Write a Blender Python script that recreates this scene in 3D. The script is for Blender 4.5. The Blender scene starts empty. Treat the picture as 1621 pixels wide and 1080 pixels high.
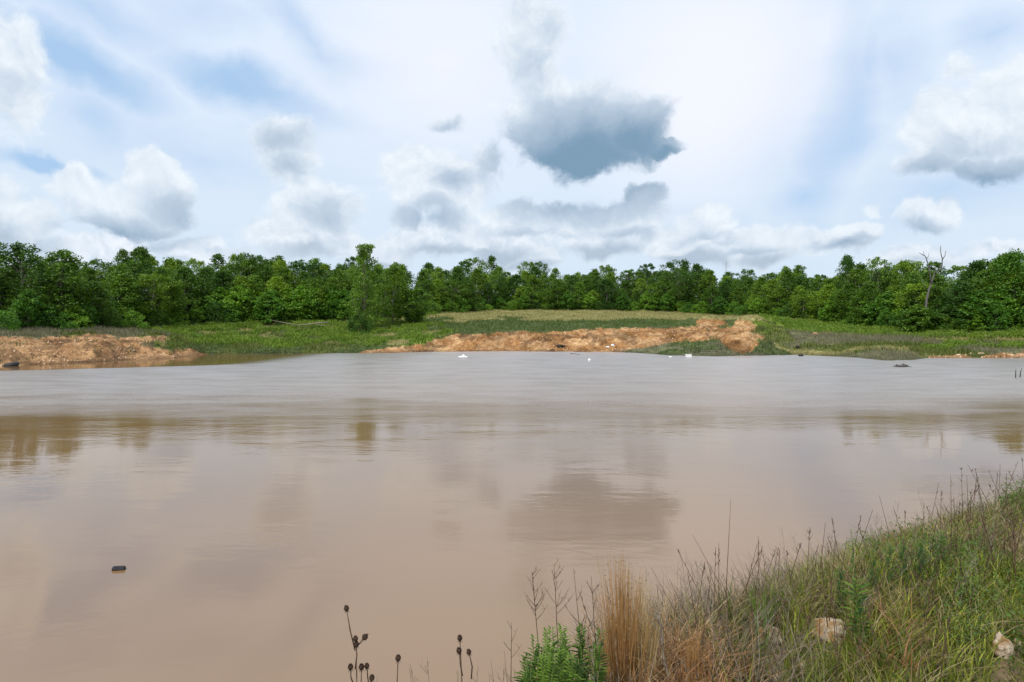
import bpy, math, random
import numpy as np
from mathutils import Vector

C = bpy.context.scene
col = C.collection
rng = np.random.default_rng(7)
random.seed(7)
F, CX, HY, EYE = 1081.0, 810.5, 518.0, 3.5      # focal length in photo pixels, centre, horizon row, eye height over water

# ---------------------------------------------------------------- camera
cam = bpy.data.cameras.new('camera')
camo = bpy.data.objects.new('camera', cam); col.objects.link(camo)
cam.sensor_width = 36; cam.lens = 24.0
cam.shift_y = -22.0/1621
cam.clip_start = 0.05; cam.clip_end = 9000
camo.location = (0, 0, EYE); camo.rotation_euler = (math.radians(90), 0, 0)
C.camera = camo
C.view_settings.view_transform = 'Standard'; C.view_settings.look = 'None'
C.view_settings.exposure = 0.14; C.view_settings.gamma = 1

# ---------------------------------------------------------------- node helpers
def lin(r, g, b):
    f = lambda c: (c/255/12.92) if c/255 <= 0.04045 else ((c/255+0.055)/1.055)**2.4
    return (f(r), f(g), f(b), 1)
class NT:
    def __init__(s, tree): s.t = tree; s.n = tree.nodes; s.l = tree.links
    def new(s, ty, **kw):
        n = s.n.new(ty)
        for k, v in kw.items(): setattr(n, k, v)
        return n
    def put(s, sock, v):
        if hasattr(v, 'is_output'): s.l.new(v, sock)
        elif v is not None: sock.default_value = v
    def math(s, op, a, b=None, c=None, clamp=False):
        n = s.new('ShaderNodeMath', operation=op, use_clamp=clamp)
        for i, v in enumerate((a, b, c)):
            if v is not None: s.put(n.inputs[i], v)
        return n.outputs[0]
    def vmath(s, op, a, b=None, c=None, out=0):
        n = s.new('ShaderNodeVectorMath', operation=op)
        for i, v in enumerate((a, b, c)):
            if v is not None: s.put(n.inputs[i], v)
        return n.outputs[out]
    def noise(s, vec, scale, detail=4, rough=0.5, dist=0, col=False):
        n = s.new('ShaderNodeTexNoise')
        if vec is not None: s.put(n.inputs['Vector'], vec)
        n.inputs['Scale'].default_value = scale; n.inputs['Detail'].default_value = detail
        n.inputs['Roughness'].default_value = rough; n.inputs['Distortion'].default_value = dist
        return n.outputs['Color' if col else 'Fac']
    def mix(s, fac, a, b, bt='MIX'):
        n = s.new('ShaderNodeMix', data_type='RGBA', blend_type=bt)
        s.put(n.inputs[0], fac); s.put(n.inputs[6], a); s.put(n.inputs[7], b)
        return n.outputs[2]
    def step(s, v, lo, hi, a=0.0, b=1.0):
        n = s.new('ShaderNodeMapRange', interpolation_type='SMOOTHSTEP')
        s.put(n.inputs[0], v); s.put(n.inputs[1], lo); s.put(n.inputs[2], hi)
        s.put(n.inputs[3], a); s.put(n.inputs[4], b)
        return n.outputs[0]

# ---------------------------------------------------------------- sun and sky
SUN_EL, SUN_AZ = math.radians(52), math.radians(-148)     # azimuth from +Y, clockwise: behind the camera, to the left
sd = bpy.data.lights.new('sun', 'SUN'); sd.energy = 3.2; sd.angle = math.radians(3.0); sd.color = (1.0, 0.95, 0.87)
so = bpy.data.objects.new('sun', sd); col.objects.link(so)
sdir = Vector((math.sin(SUN_AZ)*math.cos(SUN_EL), math.cos(SUN_AZ)*math.cos(SUN_EL), math.sin(SUN_EL)))
so.rotation_euler = (-sdir).to_track_quat('-Z', 'Y').to_euler(); so.location = sdir*200

def build_world():
    w = bpy.data.worlds.new('World'); C.world = w; w.use_nodes = True
    w.node_tree.nodes.clear(); N = NT(w.node_tree)
    out = N.new('ShaderNodeOutputWorld'); bg = N.new('ShaderNodeBackground')
    sky = N.new('ShaderNodeTexSky', sky_type='NISHITA', sun_disc=False)
    sky.sun_elevation = SUN_EL; sky.sun_rotation = SUN_AZ
    tc = N.new('ShaderNodeTexCoord'); g = tc.outputs['Generated']
    sp = N.new('ShaderNodeSeparateXYZ'); N.l.new(g, sp.inputs[0])
    az = N.math('ARCTAN2', sp.outputs[0], sp.outputs[1]); el = N.math('ARCSINE', sp.outputs[2])
    cb = N.new('ShaderNodeCombineXYZ'); N.l.new(az, cb.inputs[0]); N.l.new(el, cb.inputs[1])
    P = cb.outputs[0]
    def warp(v, sc, amp, det=5, off=0.0):
        vv = N.vmath('ADD', v, (off, off, off)) if off else v
        nz = N.noise(vv, sc, det, 0.55, 0, True)
        return N.vmath('MULTIPLY_ADD', N.vmath('SUBTRACT', nz, (0.5, 0.5, 0.5)), (amp, amp, 0), v)
    def ang(px, py):
        a = math.atan((px-CX)/F); e = math.atan((HY-py)/F*math.cos(a)); return a, e
    def blobs(vec, lst):
        """lst of (px, py, rx, ry, amp, rot_deg) -> max of amp*(1-|q|)"""
        acc = None
        for b in lst:
            px, py, rx, ry, amp = b[:5]; a, e = ang(px, py); k = math.cos(a)
            rx_, ry_ = rx/F*k*k, ry/F*k
            if len(b) > 5:
                mp = N.new('ShaderNodeMapping', vector_type='TEXTURE')
                N.l.new(vec, mp.inputs[0]); mp.inputs[1].default_value = (a, e, 0)
                mp.inputs[2].default_value = (0, 0, math.radians(b[5])); mp.inputs[3].default_value = (rx_, ry_, 1)
                q = mp.outputs[0]
            else:
                q = N.vmath('MULTIPLY_ADD', vec, (1/rx_, 1/ry_, 0), (-a/rx_, -e/ry_, 0))
            ln = N.vmath('LENGTH', q, out=1)
            v = N.math('MULTIPLY_ADD', ln, -amp, amp)
            acc = v if acc is None else N.math('MAXIMUM', acc, v)
        return acc
    # high thin veil with blue openings
    W0 = warp(warp(P, 3.0, 0.16, 6), 9, .05, 5, 4.0)
    blue = blobs(W0, [(120, 90, 260, 60, 1.0, -17), (400, 150, 260, 48, .9, -17), (480, 70, 220, 50, .62, -25),
                      (1320, 200, 85, 230, .85, -12), (1280, 300, 110, 70, .7), (1360, 120, 60, 160, .6, -25), (1400, 110, 120, 140, .45), (90, 262, 130, 22, 1.0, -3),
                      (300, 30, 220, 60, .4), (1560, 40, 130, 60, .5), (1500, 320, 260, 90, .45), (1250, 230, 170, 230, .45), (1150, 330, 200, 60, .3), (330, 230, 330, 80, .4, -12), (150, 20, 300, 60, .55, -10), (170, 180, 150, 70, .5, -14), (-300, 100, 300, 120, .8), (2000, 150, 250, 200, .7)])
    mpv = N.new('ShaderNodeMapping'); N.l.new(P, mpv.inputs[0]); mpv.inputs[2].default_value = (0, 0, math.radians(18)); mpv.inputs[3].default_value = (1.2, 5, 1)
    streak = N.noise(mpv.outputs[0], 2.2, 6, 0.55)
    bluef = N.math('ADD', N.step(blue, 0.0, .85), N.math('MULTIPLY_ADD', streak, 0.9, -0.42))
    bluef = N.math('MULTIPLY', bluef, 1.0, clamp=True)
    S = 10.0
    cc = lambda r, g, b: tuple([x*S for x in lin(r, g, b)[:3]]+[1])
    skyb = N.mix(0.12, cc(170, 202, 236), sky.outputs[0])
    veil = N.mix(N.step(el, 0.0, 0.42), cc(207, 223, 238), cc(217, 229, 246))
    c = N.mix(bluef, veil, skyb)
    glow = blobs(P, [(1130, 130, 330, 260, 1.0), (700, 100, 350, 250, .7)])
    c = N.mix(N.math('MULTIPLY', N.step(glow, 0, .9), 0.85), c, cc(238, 240, 248))
    # distant soft bank of low clouds
    W1 = warp(warp(P, 8, 0.07, 7), 30, 0.02, 4, 3.3)
    low = blobs(W1, [(330, 400, 90, 26, 1), (30, 360, 90, 50, .6), (60, 405, 160, 26, .8), (170, 390, 120, 25, .9), (480, 375, 110, 40, 1), (700, 385, 110, 30, 1), (820, 400, 90, 40, 1),
                     (960, 385, 90, 35, 1), (1090, 385, 100, 40, 1), (1200, 392, 95, 30, 1), (1330, 385, 80, 22, 1), (1450, 415, 120, 22, .8), (1600, 400, 100, 20, .6), (600, 400, 100, 30, .8), (-150, 350, 160, 70, 1), (1800, 380, 160, 50, 1)])
    lowd = blobs(W1, [(30, 385, 100, 36, 1), (250, 416, 100, 16, .8), (480, 396, 110, 22, .7), (700, 402, 110, 20, .8), (790, 406, 90, 20, 1), (830, 420, 120, 16, .8), (960, 402, 100, 20, 1),
                     (1090, 406, 110, 22, 1), (1210, 406, 100, 17, .9), (1340, 392, 85, 14, 1), (600, 416, 100, 16, .7), (1450, 425, 150, 14, .5), (380, 400, 80, 18, .4)])
    fine = N.noise(W1, 24, 7, 0.62)
    up1 = N.noise(N.vmath('ADD', W1, (0.004, 0.009, 0)), 24, 7, 0.62)
    em1 = N.math('MULTIPLY_ADD', N.math('SUBTRACT', fine, up1), 2.6, 0.5, clamp=True)
    lowc = N.mix(em1, cc(196, 210, 225), cc(240, 245, 251))
    lowc = N.mix(N.math('MULTIPLY', N.step(N.math('ADD', lowd, N.math('MULTIPLY_ADD', fine, .8, -.4)), 0, .8), 0.8), lowc, cc(150, 170, 191))
    c = N.mix(N.math('MULTIPLY', N.step(N.math('ADD', low, N.math('MULTIPLY_ADD', fine, .7, -.35)), -0.05, 0.4), 0.85), c, lowc)
    # cumulus
    W2 = warp(warp(warp(P, 5, 0.04, 3, 2.0), 13, 0.045, 6, 7.0), 40, 0.014, 5, 5.1)
    big = blobs(W2, [(930, 205, 140, 80, 1.3), (880, 170, 115, 60, 1.0), (1000, 195, 80, 62, 1.2), (1040, 232, 55, 18, 1), (850, 60, 70, 80, .8), (850, 120, 60, 50, .7),
                     (130, 300, 62, 45, 1.2), (252, 290, 58, 55, 1.2), (200, 325, 115, 40, 1.3), (20, 90, 70, 75, .7), (30, 150, 55, 60, .7), (5, 320, 60, 50, .9),
                     (455, 240, 60, 62, 1.0), (450, 212, 55, 30, 1.0), (495, 330, 82, 52, 1.05), (470, 285, 40, 40, .8), (440, 370, 70, 28, .8), (545, 330, 40, 40, .5),
                     (680, 290, 85, 60, 1.1), (650, 270, 60, 50, .9), (735, 300, 50, 50, .8), (760, 250, 40, 40, .5), (703, 188, 38, 18, .65),
                     (830, 340, 85, 34, 1), (985, 342, 95, 34, 1.05), (910, 350, 60, 30, .9), (1110, 352, 70, 34, .9), (1060, 375, 60, 28, .9), (1195, 382, 80, 28, .9), (1340, 376, 62, 17, .9), (1370, 345, 22, 14, .6),
                     (560, 385, 60, 20, .6), (640, 345, 40, 22, .7), (720, 350, 55, 24, .7), (760, 370, 40, 20, .7), (1015, 310, 45, 28, .9), (1130, 335, 35, 22, .8), (1260, 375, 40, 18, .7), (1290, 395, 50, 16, .7), (60, 340, 60, 40, .8), (300, 380, 80, 18, .5), (1470, 343, 62, 30, 1.1), (1500, 335, 34, 26, 1.0), (1560, 225, 145, 66, 1.2), (1600, 165, 90, 75, 1.1), (1500, 195, 90, 55, .9), (1480, 260, 70, 34, 1), (1530, 120, 40, 24, .5), (1750, 210, 180, 90, 1.3),
                     (-200, 200, 180, 120, 1), (500, -260, 300, 110, .9), (1250, -300, 300, 130, .9), (-500, -100, 300, 200, .9), (2300, 0, 300, 250, 1)])
    bigd = blobs(W2, [(930, 255, 230, 120, 1.55), (1010, 225, 140, 90, 1.3), (860, 250, 130, 70, 1.0), (1050, 240, 80, 30, 1.4), (850, 105, 90, 75, .42), (870, 45, 70, 70, .35),
                     (200, 362, 170, 46, 1.0), (275, 335, 70, 65, .75), (10, 140, 90, 80, .35), (10, 360, 80, 50, .6),
                     (450, 222, 80, 40, .6), (455, 262, 60, 40, .6), (510, 345, 90, 50, .6), (490, 375, 110, 26, .4), (675, 347, 100, 36, .85), (720, 290, 55, 40, .6), (700, 195, 50, 26, .6),
                     (830, 362, 110, 22, .55), (990, 364, 120, 22, .6), (910, 374, 80, 18, .4), (1110, 376, 90, 26, .65), (1195, 400, 110, 20, .65), (1340, 388, 90, 16, .85), (1470, 366, 80, 32, .85),
                     (1570, 285, 200, 46, 1.1), (1470, 282, 90, 40, .85), (1540, 240, 160, 55, .45), (1800, 270, 230, 60, 1.1), (-200, 260, 200, 100, .9), (500, -200, 300, 90, .8), (1250, -230, 300, 90, .8)])
    fine2 = N.noise(W2, 17, 8, 0.62)
    up2 = N.noise(N.vmath('ADD', W2, (0.005, 0.012, 0)), 17, 8, 0.62)
    em2 = N.math('MULTIPLY_ADD', N.math('SUBTRACT', fine2, up2), 2.4, 0.55, clamp=True)
    lit = N.mix(em2, cc(206, 219, 232), cc(237, 243, 248))
    dk = N.math('ADD', N.math('ADD', bigd, N.math('MULTIPLY_ADD', fine2, 0.8, -0.42)), N.math('MULTIPLY_ADD', em2, -.3, .15))
    cl = N.mix(N.step(dk, -0.05, 0.5), lit, cc(188, 203, 220))
    cl = N.mix(N.step(dk, 0.2, 1.25), cl, cc(114, 147, 173))
    al = N.step(N.math('ADD', big, N.math('MULTIPLY_ADD', fine2, 1.2, -0.56)), 0.0, 0.38)
    c = N.mix(N.math('MULTIPLY', al, N.step(el, .06, .22, .78, .95)), c, cl)
    # ground colour below the horizon
    c = N.mix(N.step(el, -0.02, -0.002), cc(110, 120, 100), c)
    N.put(bg.inputs[0], c); bg.inputs[1].default_value = 0.1
    N.l.new(bg.outputs[0], out.inputs[0])
    w.cycles.sampling_method = 'MANUAL'; w.cycles.sample_map_resolution = 512
build_world()

# ---------------------------------------------------------------- geometry helpers
def mesh_np(name, V, Fc, smooth=False):
    V = np.asarray(V, np.float32).reshape(-1, 3); Fc = np.asarray(Fc, np.int32)
    me = bpy.data.meshes.new(name); k = Fc.shape[1]
    me.vertices.add(len(V)); me.vertices.foreach_set('co', V.ravel())
    me.loops.add(Fc.size); me.loops.foreach_set('vertex_index', Fc.ravel())
    me.polygons.add(len(Fc)); me.polygons.foreach_set('loop_start', np.arange(0, Fc.size, k, dtype=np.int32))
    me.polygons.foreach_set('loop_total', np.full(len(Fc), k, np.int32))
    if smooth: me.polygons.foreach_set('use_smooth', np.ones(len(Fc), bool))
    me.update(calc_edges=True); me.validate()
    return me
def obj(name, me, mat=None, parent=None, loc=(0, 0, 0), rz=0):
    o = bpy.data.objects.new(name, me); col.objects.link(o)
    if me and mat: me.materials.clear(); me.materials.append(mat)
    o.parent = parent; o.location = loc; o.rotation_euler = (0, 0, rz)
    return o
def tag(o, label=None, cat=None, group=None, kind=None):
    if label:
        assert 4 <= len(label.split()) <= 16, label
        o['label'] = label
    if cat: o['category'] = cat
    if group: o['group'] = group
    if kind: o['kind'] = kind
    return o
def empty(name, loc, rz=0):
    o = bpy.data.objects.new(name, None); col.objects.link(o); o.empty_display_size = .1
    o.location = loc; o.rotation_euler = (0, 0, rz); return o
def at(px, py, Y):
    return np.array([(px-CX)/F*Y, Y, EYE-(py-HY)/F*Y])
def _h(ix, iy, s):
    n = (ix*374761393 + iy*668265263 + s*1442695041) & 0xffffffff
    n = ((n ^ (n >> 13))*1274126177) & 0xffffffff
    return ((n ^ (n >> 16)) & 0xffff)/65535.0
def vnoise(x, y, s=0):
    x = np.asarray(x, float); y = np.asarray(y, float)
    ix = np.floor(x).astype(np.int64); iy = np.floor(y).astype(np.int64)
    fx = x-ix; fy = y-iy; fx = fx*fx*(3-2*fx); fy = fy*fy*(3-2*fy)
    a = _h(ix, iy, s); b = _h(ix+1, iy, s); c = _h(ix, iy+1, s); d = _h(ix+1, iy+1, s)
    return (a*(1-fx)+b*fx)*(1-fy)+(c*(1-fx)+d*fx)*fy
def fbm(x, y, s=0, o=4):
    r = 0; a = 1; t = 0
    for i in range(o):
        r = r+a*vnoise(np.asarray(x)*2**i, np.asarray(y)*2**i, s+i*17); t += a; a *= .5
    return r/t
def sstep(a, b, x):
    t = np.clip((np.asarray(x, float)-a)/(b-a), 0, 1); return t*t*(3-2*t)

class MB:                                       # collects tubes, blobs and boxes into one mesh
    def __init__(s): s.v = []; s.f = []
    def add(s, V, Fc):
        b = len(s.v); s.v += [tuple(map(float, p)) for p in V]; s.f += [tuple(int(i)+b for i in f) for f in Fc]
    def tube(s, pts, rad, n=6, cap=True):
        pts = [Vector(tuple(p)) for p in pts]; V = []; Fc = []
        if not hasattr(rad, '__len__'): rad = [rad]*len(pts)
        for i, p in enumerate(pts):
            d = (pts[min(i+1, len(pts)-1)]-pts[max(i-1, 0)]).normalized()
            u = d.orthogonal() if i == 0 else (u-d*u.dot(d))
            u.normalize(); w = d.cross(u)
            for k in range(n):
                a = 2*math.pi*k/n; V.append(p+(u*math.cos(a)+w*math.sin(a))*rad[i])
        for i in range(len(pts)-1):
            for k in range(n):
                Fc.append((i*n+k, i*n+(k+1) % n, (i+1)*n+(k+1) % n, (i+1)*n+k))
        if cap: Fc.append(tuple(range(n))[::-1]); Fc.append(tuple(range((len(pts)-1)*n, len(pts)*n)))
        s.add(V, Fc)
    def ball(s, c, r, nu=10, nv=7, fn=None):
        V = []; Fc = []
        r = (r, r, r) if not hasattr(r, '__len__') else r
        for j in range(nv+1):
            th = math.pi*j/nv
            for i in range(nu):
                ph = 2*math.pi*i/nu
                d = (math.sin(th)*math.cos(ph), math.sin(th)*math.sin(ph), math.cos(th)); k = fn(*d) if fn else 1
                V.append((c[0]+d[0]*r[0]*k, c[1]+d[1]*r[1]*k, c[2]+d[2]*r[2]*k))
        for j in range(nv):
            for i in range(nu):
                Fc.append((j*nu+i, (j+1)*nu+i, (j+1)*nu+(i+1) % nu, j*nu+(i+1) % nu))
        s.add(V, Fc)
    def torus(s, c, R, r, nu=28, nv=10, tilt=(0, 0)):
        V = []; Fc = []
        for i in range(nu):
            a = 2*math.pi*i/nu
            for j in range(nv):
                b = 2*math.pi*j/nv; x = (R+r*math.cos(b))*math.cos(a); y = (R+r*math.cos(b))*math.sin(a); z = r*1.1*math.sin(b)*(1+.06*(i % 2))
                z += x*tilt[0]+y*tilt[1]; V.append((c[0]+x, c[1]+y, c[2]+z))
        for i in range(nu):
            for j in range(nv):
                Fc.append((i*nv+j, ((i+1) % nu)*nv+j, ((i+1) % nu)*nv+(j+1) % nv, i*nv+(j+1) % nv))
        s.add(V, Fc)
    def build(s, name, mat, parent=None, smooth=True):
        me = bpy.data.meshes.new(name); me.from_pydata(s.v, [], s.f); me.validate()
        if smooth:
            for p in me.polygons: p.use_smooth = True
        return obj(name, me, mat, parent)

# ---------------------------------------------------------------- materials
def leaf_mat(name, dark, light, hue=0.5, transl=0.35, scale=0.9, rough=0.55):
    m = bpy.data.materials.new(name); m.use_nodes = True; N = NT(m.node_tree); N.n.clear()
    o = N.new('ShaderNodeOutputMaterial'); p = N.new('ShaderNodeBsdfPrincipled'); t = N.new('ShaderNodeBsdfTranslucent'); mx = N.new('ShaderNodeMixShader')
    oi = N.new('ShaderNodeObjectInfo'); geo = N.new('ShaderNodeNewGeometry')
    tc = N.new('ShaderNodeTexCoord')
    n1 = N.noise(tc.outputs['Object'], scale, 3, 0.6)
    f = N.math('ADD', N.math('MULTIPLY_ADD', n1, 1.5, -0.5), N.math('MULTIPLY_ADD', oi.outputs['Random'], 0.9, -0.45))
    f = N.math('ADD', f, N.math('MULTIPLY_ADD', geo.outputs['Random Per Island'], 0.5, -0.25), clamp=True)
    c = N.mix(f, (*dark, 1), (*light, 1))
    N.put(p.inputs['Base Color'], c); p.inputs['Roughness'].default_value = rough
    p.inputs['Specular IOR Level'].default_value = 0.3
    N.put(t.inputs[0], N.mix(1.0, c, (1.3, 1.25, 0.5, 1), 'MULTIPLY'))
    mx.inputs[0].default_value = transl
    N.l.new(p.outputs[0], mx.inputs[1]); N.l.new(t.outputs[0], mx.inputs[2]); N.l.new(mx.outputs[0], o.inputs[0])
    return m
def rough_mat(name, a, b, scale=4, rough=0.85, bump=0.4, detail=6, lo=.35, hi=.65, spec=.3):
    m = bpy.data.materials.new(name); m.use_nodes = True; N = NT(m.node_tree)
    p = N.n['Principled BSDF']; tc = N.new('ShaderNodeTexCoord')
    n = N.noise(tc.outputs['Object'], scale, detail, 0.65)
    N.put(p.inputs['Base Color'], N.mix(N.step(n, lo, hi), (*a, 1), (*b, 1)))
    p.inputs['Roughness'].default_value = rough; p.inputs['Specular IOR Level'].default_value = spec
    if bump:
        bp = N.new('ShaderNodeBump'); bp.inputs[0].default_value = bump; bp.inputs[1].default_value = .05
        N.put(bp.inputs['Height'], N.noise(tc.outputs['Object'], scale*3, 6, .7)); N.l.new(bp.outputs[0], p.inputs['Normal'])
    return m
M = {}
M['oak'] = leaf_mat('oak_leaves', (.060, .132, .012), (.25, .39, .034))
M['dark'] = leaf_mat('dark_leaves', (.042, .105, .013), (.175, .31, .032))
M['bright'] = leaf_mat('bright_leaves', (.075, .19, .020), (.24, .42, .045))
M['bush'] = leaf_mat('bush_leaves', (.060, .16, .018), (.22, .39, .038))
M['lime'] = leaf_mat('lime_leaves', (.12, .25, .02), (.22, .40, .04))
M['blue'] = leaf_mat('grey_green_leaves', (.05, .10, .04), (.11, .18, .07))
M['bark'] = rough_mat('bark', (.09, .075, .06), (.24, .21, .18), 6)
M['palebark'] = rough_mat('pale_bark', (.25, .23, .21), (.5, .47, .43), 6)
M['snag'] = rough_mat('weathered_wood', (.06, .052, .048), (.16, .15, .14), 5)
M['stone'] = rough_mat('limestone', (.40, .22, .08), (.66, .54, .40), 11, bump=.9, lo=.40, hi=.56)
M['clod'] = rough_mat('clay_rubble', (.30, .15, .07), (.60, .42, .26), 2.5, bump=.5)
M['white'] = rough_mat('white_plastic', (.72, .74, .75), (.85, .86, .86), 5, rough=.45, bump=.1)
M['black'] = rough_mat('black_rubber', (.010, .011, .014), (.03, .03, .035), 20, rough=.5, bump=.5)
M['brush'] = rough_mat('dark_brush', (.02, .016, .012), (.06, .045, .03), 8)
M['seed'] = rough_mat('seed_head', (.045, .024, .014), (.13, .075, .04), 90, bump=.8)
M['drystem'] = rough_mat('dry_stem', (.06, .035, .022), (.16, .10, .06), 30, bump=0)
M['greystem'] = rough_mat('grey_stem', (.12, .095, .075), (.32, .27, .21), 20, bump=0)

# ---------------------------------------------------------------- terrain (world heights laid out from the pond's surveyed profile)
# columns: direction -> (row, depth) pairs from shoreline to wood edge and beyond
COLS = [(-900, [(640, 34), (560, 40), (540, 50), (527, 60), (520, 66), (500, 130)]),
        (-300, [(598, 47), (545, 54), (533, 62), (527, 70), (520, 76), (500, 140)]),
        (0, [(580, 61), (541, 67), (534, 70), (528, 78), (521, 84), (503, 150)]),
        (150, [(573, 68.8), (538, 75.5), (531, 80), (526, 88), (520, 94), (500, 160)]),
        (225, [(569, 74), (545, 79), (535, 87), (527, 96), (517, 104), (500, 165)]),
        (275, [(566.5, 78), (553, 81), (537, 92), (526, 104), (513, 110), (498, 170)]),
        (325, [(561, 87), (553, 90), (541, 98), (522, 110), (509, 118), (495, 175)]),
        (450, [(560, 90), (548, 94), (538, 100), (520, 113), (508, 122), (494, 180)]),
        (575, [(559, 92), (552, 95), (541, 102), (520, 114), (506, 130), (492, 185)]),
        (640, [(558, 94), (549, 97), (538, 102), (516, 120), (500, 138), (489, 190)]),
        (700, [(557, 97), (543, 100), (528, 107), (514, 120), (494, 150), (486, 195)]),
        (800, [(556, 99.6), (538, 103), (526, 108), (514, 120), (490, 168), (484, 210)]),
        (1000, [(558, 94.5), (537, 100), (523, 107), (514, 118), (491, 170), (484, 210)]),
        (1060, [(563, 84), (551, 90), (528, 103), (512, 120), (493, 166), (486, 205)]),
        (1130, [(564, 82), (545, 90), (526, 102), (513, 120), (497, 156), (488, 200)]),
        (1200, [(563, 84), (538, 91), (525, 103), (516, 116), (500, 146), (490, 190)]),
        (1260, [(562, 86), (548, 91), (533, 99), (519, 114), (504, 138), (492, 180)]),
        (1330, [(565, 80.5), (552, 86), (538, 95), (526, 108), (512, 126), (495, 175)]),
        (1400, [(571, 71.4), (558, 78), (543, 90), (531, 102), (519, 114), (499, 170)]),
        (1440, [(570.5, 72), (559, 78), (545, 88), (532, 100), (522, 109), (500, 165)]),
        (1470, [(567, 77), (558, 81), (546, 88), (533, 98), (524, 106), (500, 160)]),
        (1621, [(567, 77), (556, 81), (546, 86), (533, 94), (524, 102), (500, 155)]),
        (1900, [(572, 70), (556, 75), (546, 80), (533, 86), (524, 92), (500, 145)]),
        (2500, [(600, 46), (560, 51), (546, 57), (533, 64), (524, 70), (500, 120)])]
CPX = np.array([c[0] for c in COLS], float)
KD = np.array([[d for _, d in c[1]] for c in COLS], float)
KZ = np.array([[EYE-(py-HY)/F*d for py, d in c[1]] for c in COLS], float); KZ[:, 0] = 0.0
MOUNDS = [(1124, 122, 3.6, 3.0, 1.35), (1178, 118, 3.2, 2.8, 1.35), (1215, 119, 3.6, 3.0, 1.05), (1172, 92, 2.6, 3.6, 1.2), (1188, 97, 3.2, 3.0, .8), (1100, 98, 3.5, 3.5, .7),
          (235, 90, 4.0, 3.0, .5), (60, 66, 4, 2.5, .35), (140, 72, 2.6, 2.4, .35), (1255, 98, 5, 3, .5), (1345, 108, 7, 4, .4), (760, 108, 5, 3, .3)]
def poly_mask(px, py, poly):
    inside = np.zeros(np.shape(px), bool); n = len(poly); j = n-1
    for i in range(n):
        xi, yi = poly[i]; xj, yj = poly[j]
        cond = ((yi > py) != (yj > py)) & (px < (xj-xi)*(py-yi)/((yj-yi)+1e-9)+xi)
        inside ^= cond; j = i
    return inside
CLAY = [[(-400, 680), (-400, 531), (60, 533), (110, 528), (165, 529), (182, 534), (230, 533), (266, 532), (262, 541), (215, 544), (262, 549), (320, 560), (330, 568), (200, 590), (0, 640)],
        [(560, 566), (585, 555), (650, 546), (700, 536), (735, 529), (800, 525), (920, 521), (1000, 519), (1110, 519), (1150, 522), (1140, 528), (1100, 537), (1060, 541), (1030, 549), (985, 556), (960, 572), (750, 572)],
        [(1098, 516), (1108, 506), (1124, 502), (1140, 506), (1150, 516), (1140, 521), (1110, 521)],
        [(1152, 519), (1160, 509), (1176, 504), (1192, 509), (1202, 520), (1190, 525), (1160, 525)],
        [(1090, 518), (1150, 520), (1204, 525), (1222, 534), (1205, 540), (1150, 538), (1090, 541)],
        [(1136, 533), (1178, 531), (1196, 543), (1194, 556), (1176, 560), (1158, 554), (1142, 546)],
        [(1540, 570), (1556, 563), (1600, 557), (1640, 552), (1900, 555), (1900, 590), (1540, 574)],
        [(1470, 563), (1525, 559), (1535, 565), (1535, 572), (1470, 572)]]
def clay_mask(px, py, x, y):
    jx = (fbm(x*.35, y*.35, 5)-.5)*26; jy = (fbm(x*.35, y*.2, 9)-.5)*9
    m = np.zeros(np.shape(px), bool)
    for p in CLAY: m |= poly_mask(px+jx, py+jy, p)
    return m
def base_h(x, y):
    x = np.asarray(x, float); y = np.asarray(y, float)
    px = CX+F*x/np.maximum(y, 1)
    kd = np.stack([np.interp(px, CPX, KD[:, i]) for i in range(6)]); kz = np.stack([np.interp(px, CPX, KZ[:, i]) for i in range(6)])
    kd[0] = kd[0]+(fbm(x*.25, px*.02, 3)-.5)*3.2
    z = np.maximum((y-kd[0])*0.35, -1.6)
    for i in range(5):
        t = (y-kd[i])/np.maximum(kd[i+1]-kd[i], .1)
        z = np.where((t >= 0), kz[i]+(kz[i+1]-kz[i])*np.minimum(t, 1), z)
    far = y-kd[5]; z = np.where(far > 0, kz[5]+np.minimum(far, 600)*.006, z)
    for mx, md, rx, ry, hh in MOUNDS:
        X0 = (mx-CX)/F*md; r2 = ((x-X0)/rx)**2+((y-md)/ry)**2
        z = z+hh*np.exp(-r2**1.3)
    return z, px
def ground_h(x, y, detail=True):
    z, px = base_h(x, y)
    py = HY+F*(EYE-z)/np.maximum(np.asarray(y, float), 1)
    cm = clay_mask(px, py, x, y)
    dry = sstep(0.02, .8, z)
    n = (fbm(np.asarray(x)*.22, np.asarray(y)*.22, 21)-.5)*.5*dry
    rid = 1-np.abs(2*fbm(np.asarray(x)*.55, np.asarray(y)*.32, 33, 4)-1)
    g = np.where(cm, (rid-.98)*1.15+(fbm(np.asarray(x)*2.3, np.asarray(y)*2.3, 44, 4)-.5)*.5, (fbm(np.asarray(x)*.9, np.asarray(y)*.9, 50, 3)-.5)*.28)*dry
    return z+n+g, px, py, cm

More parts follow.
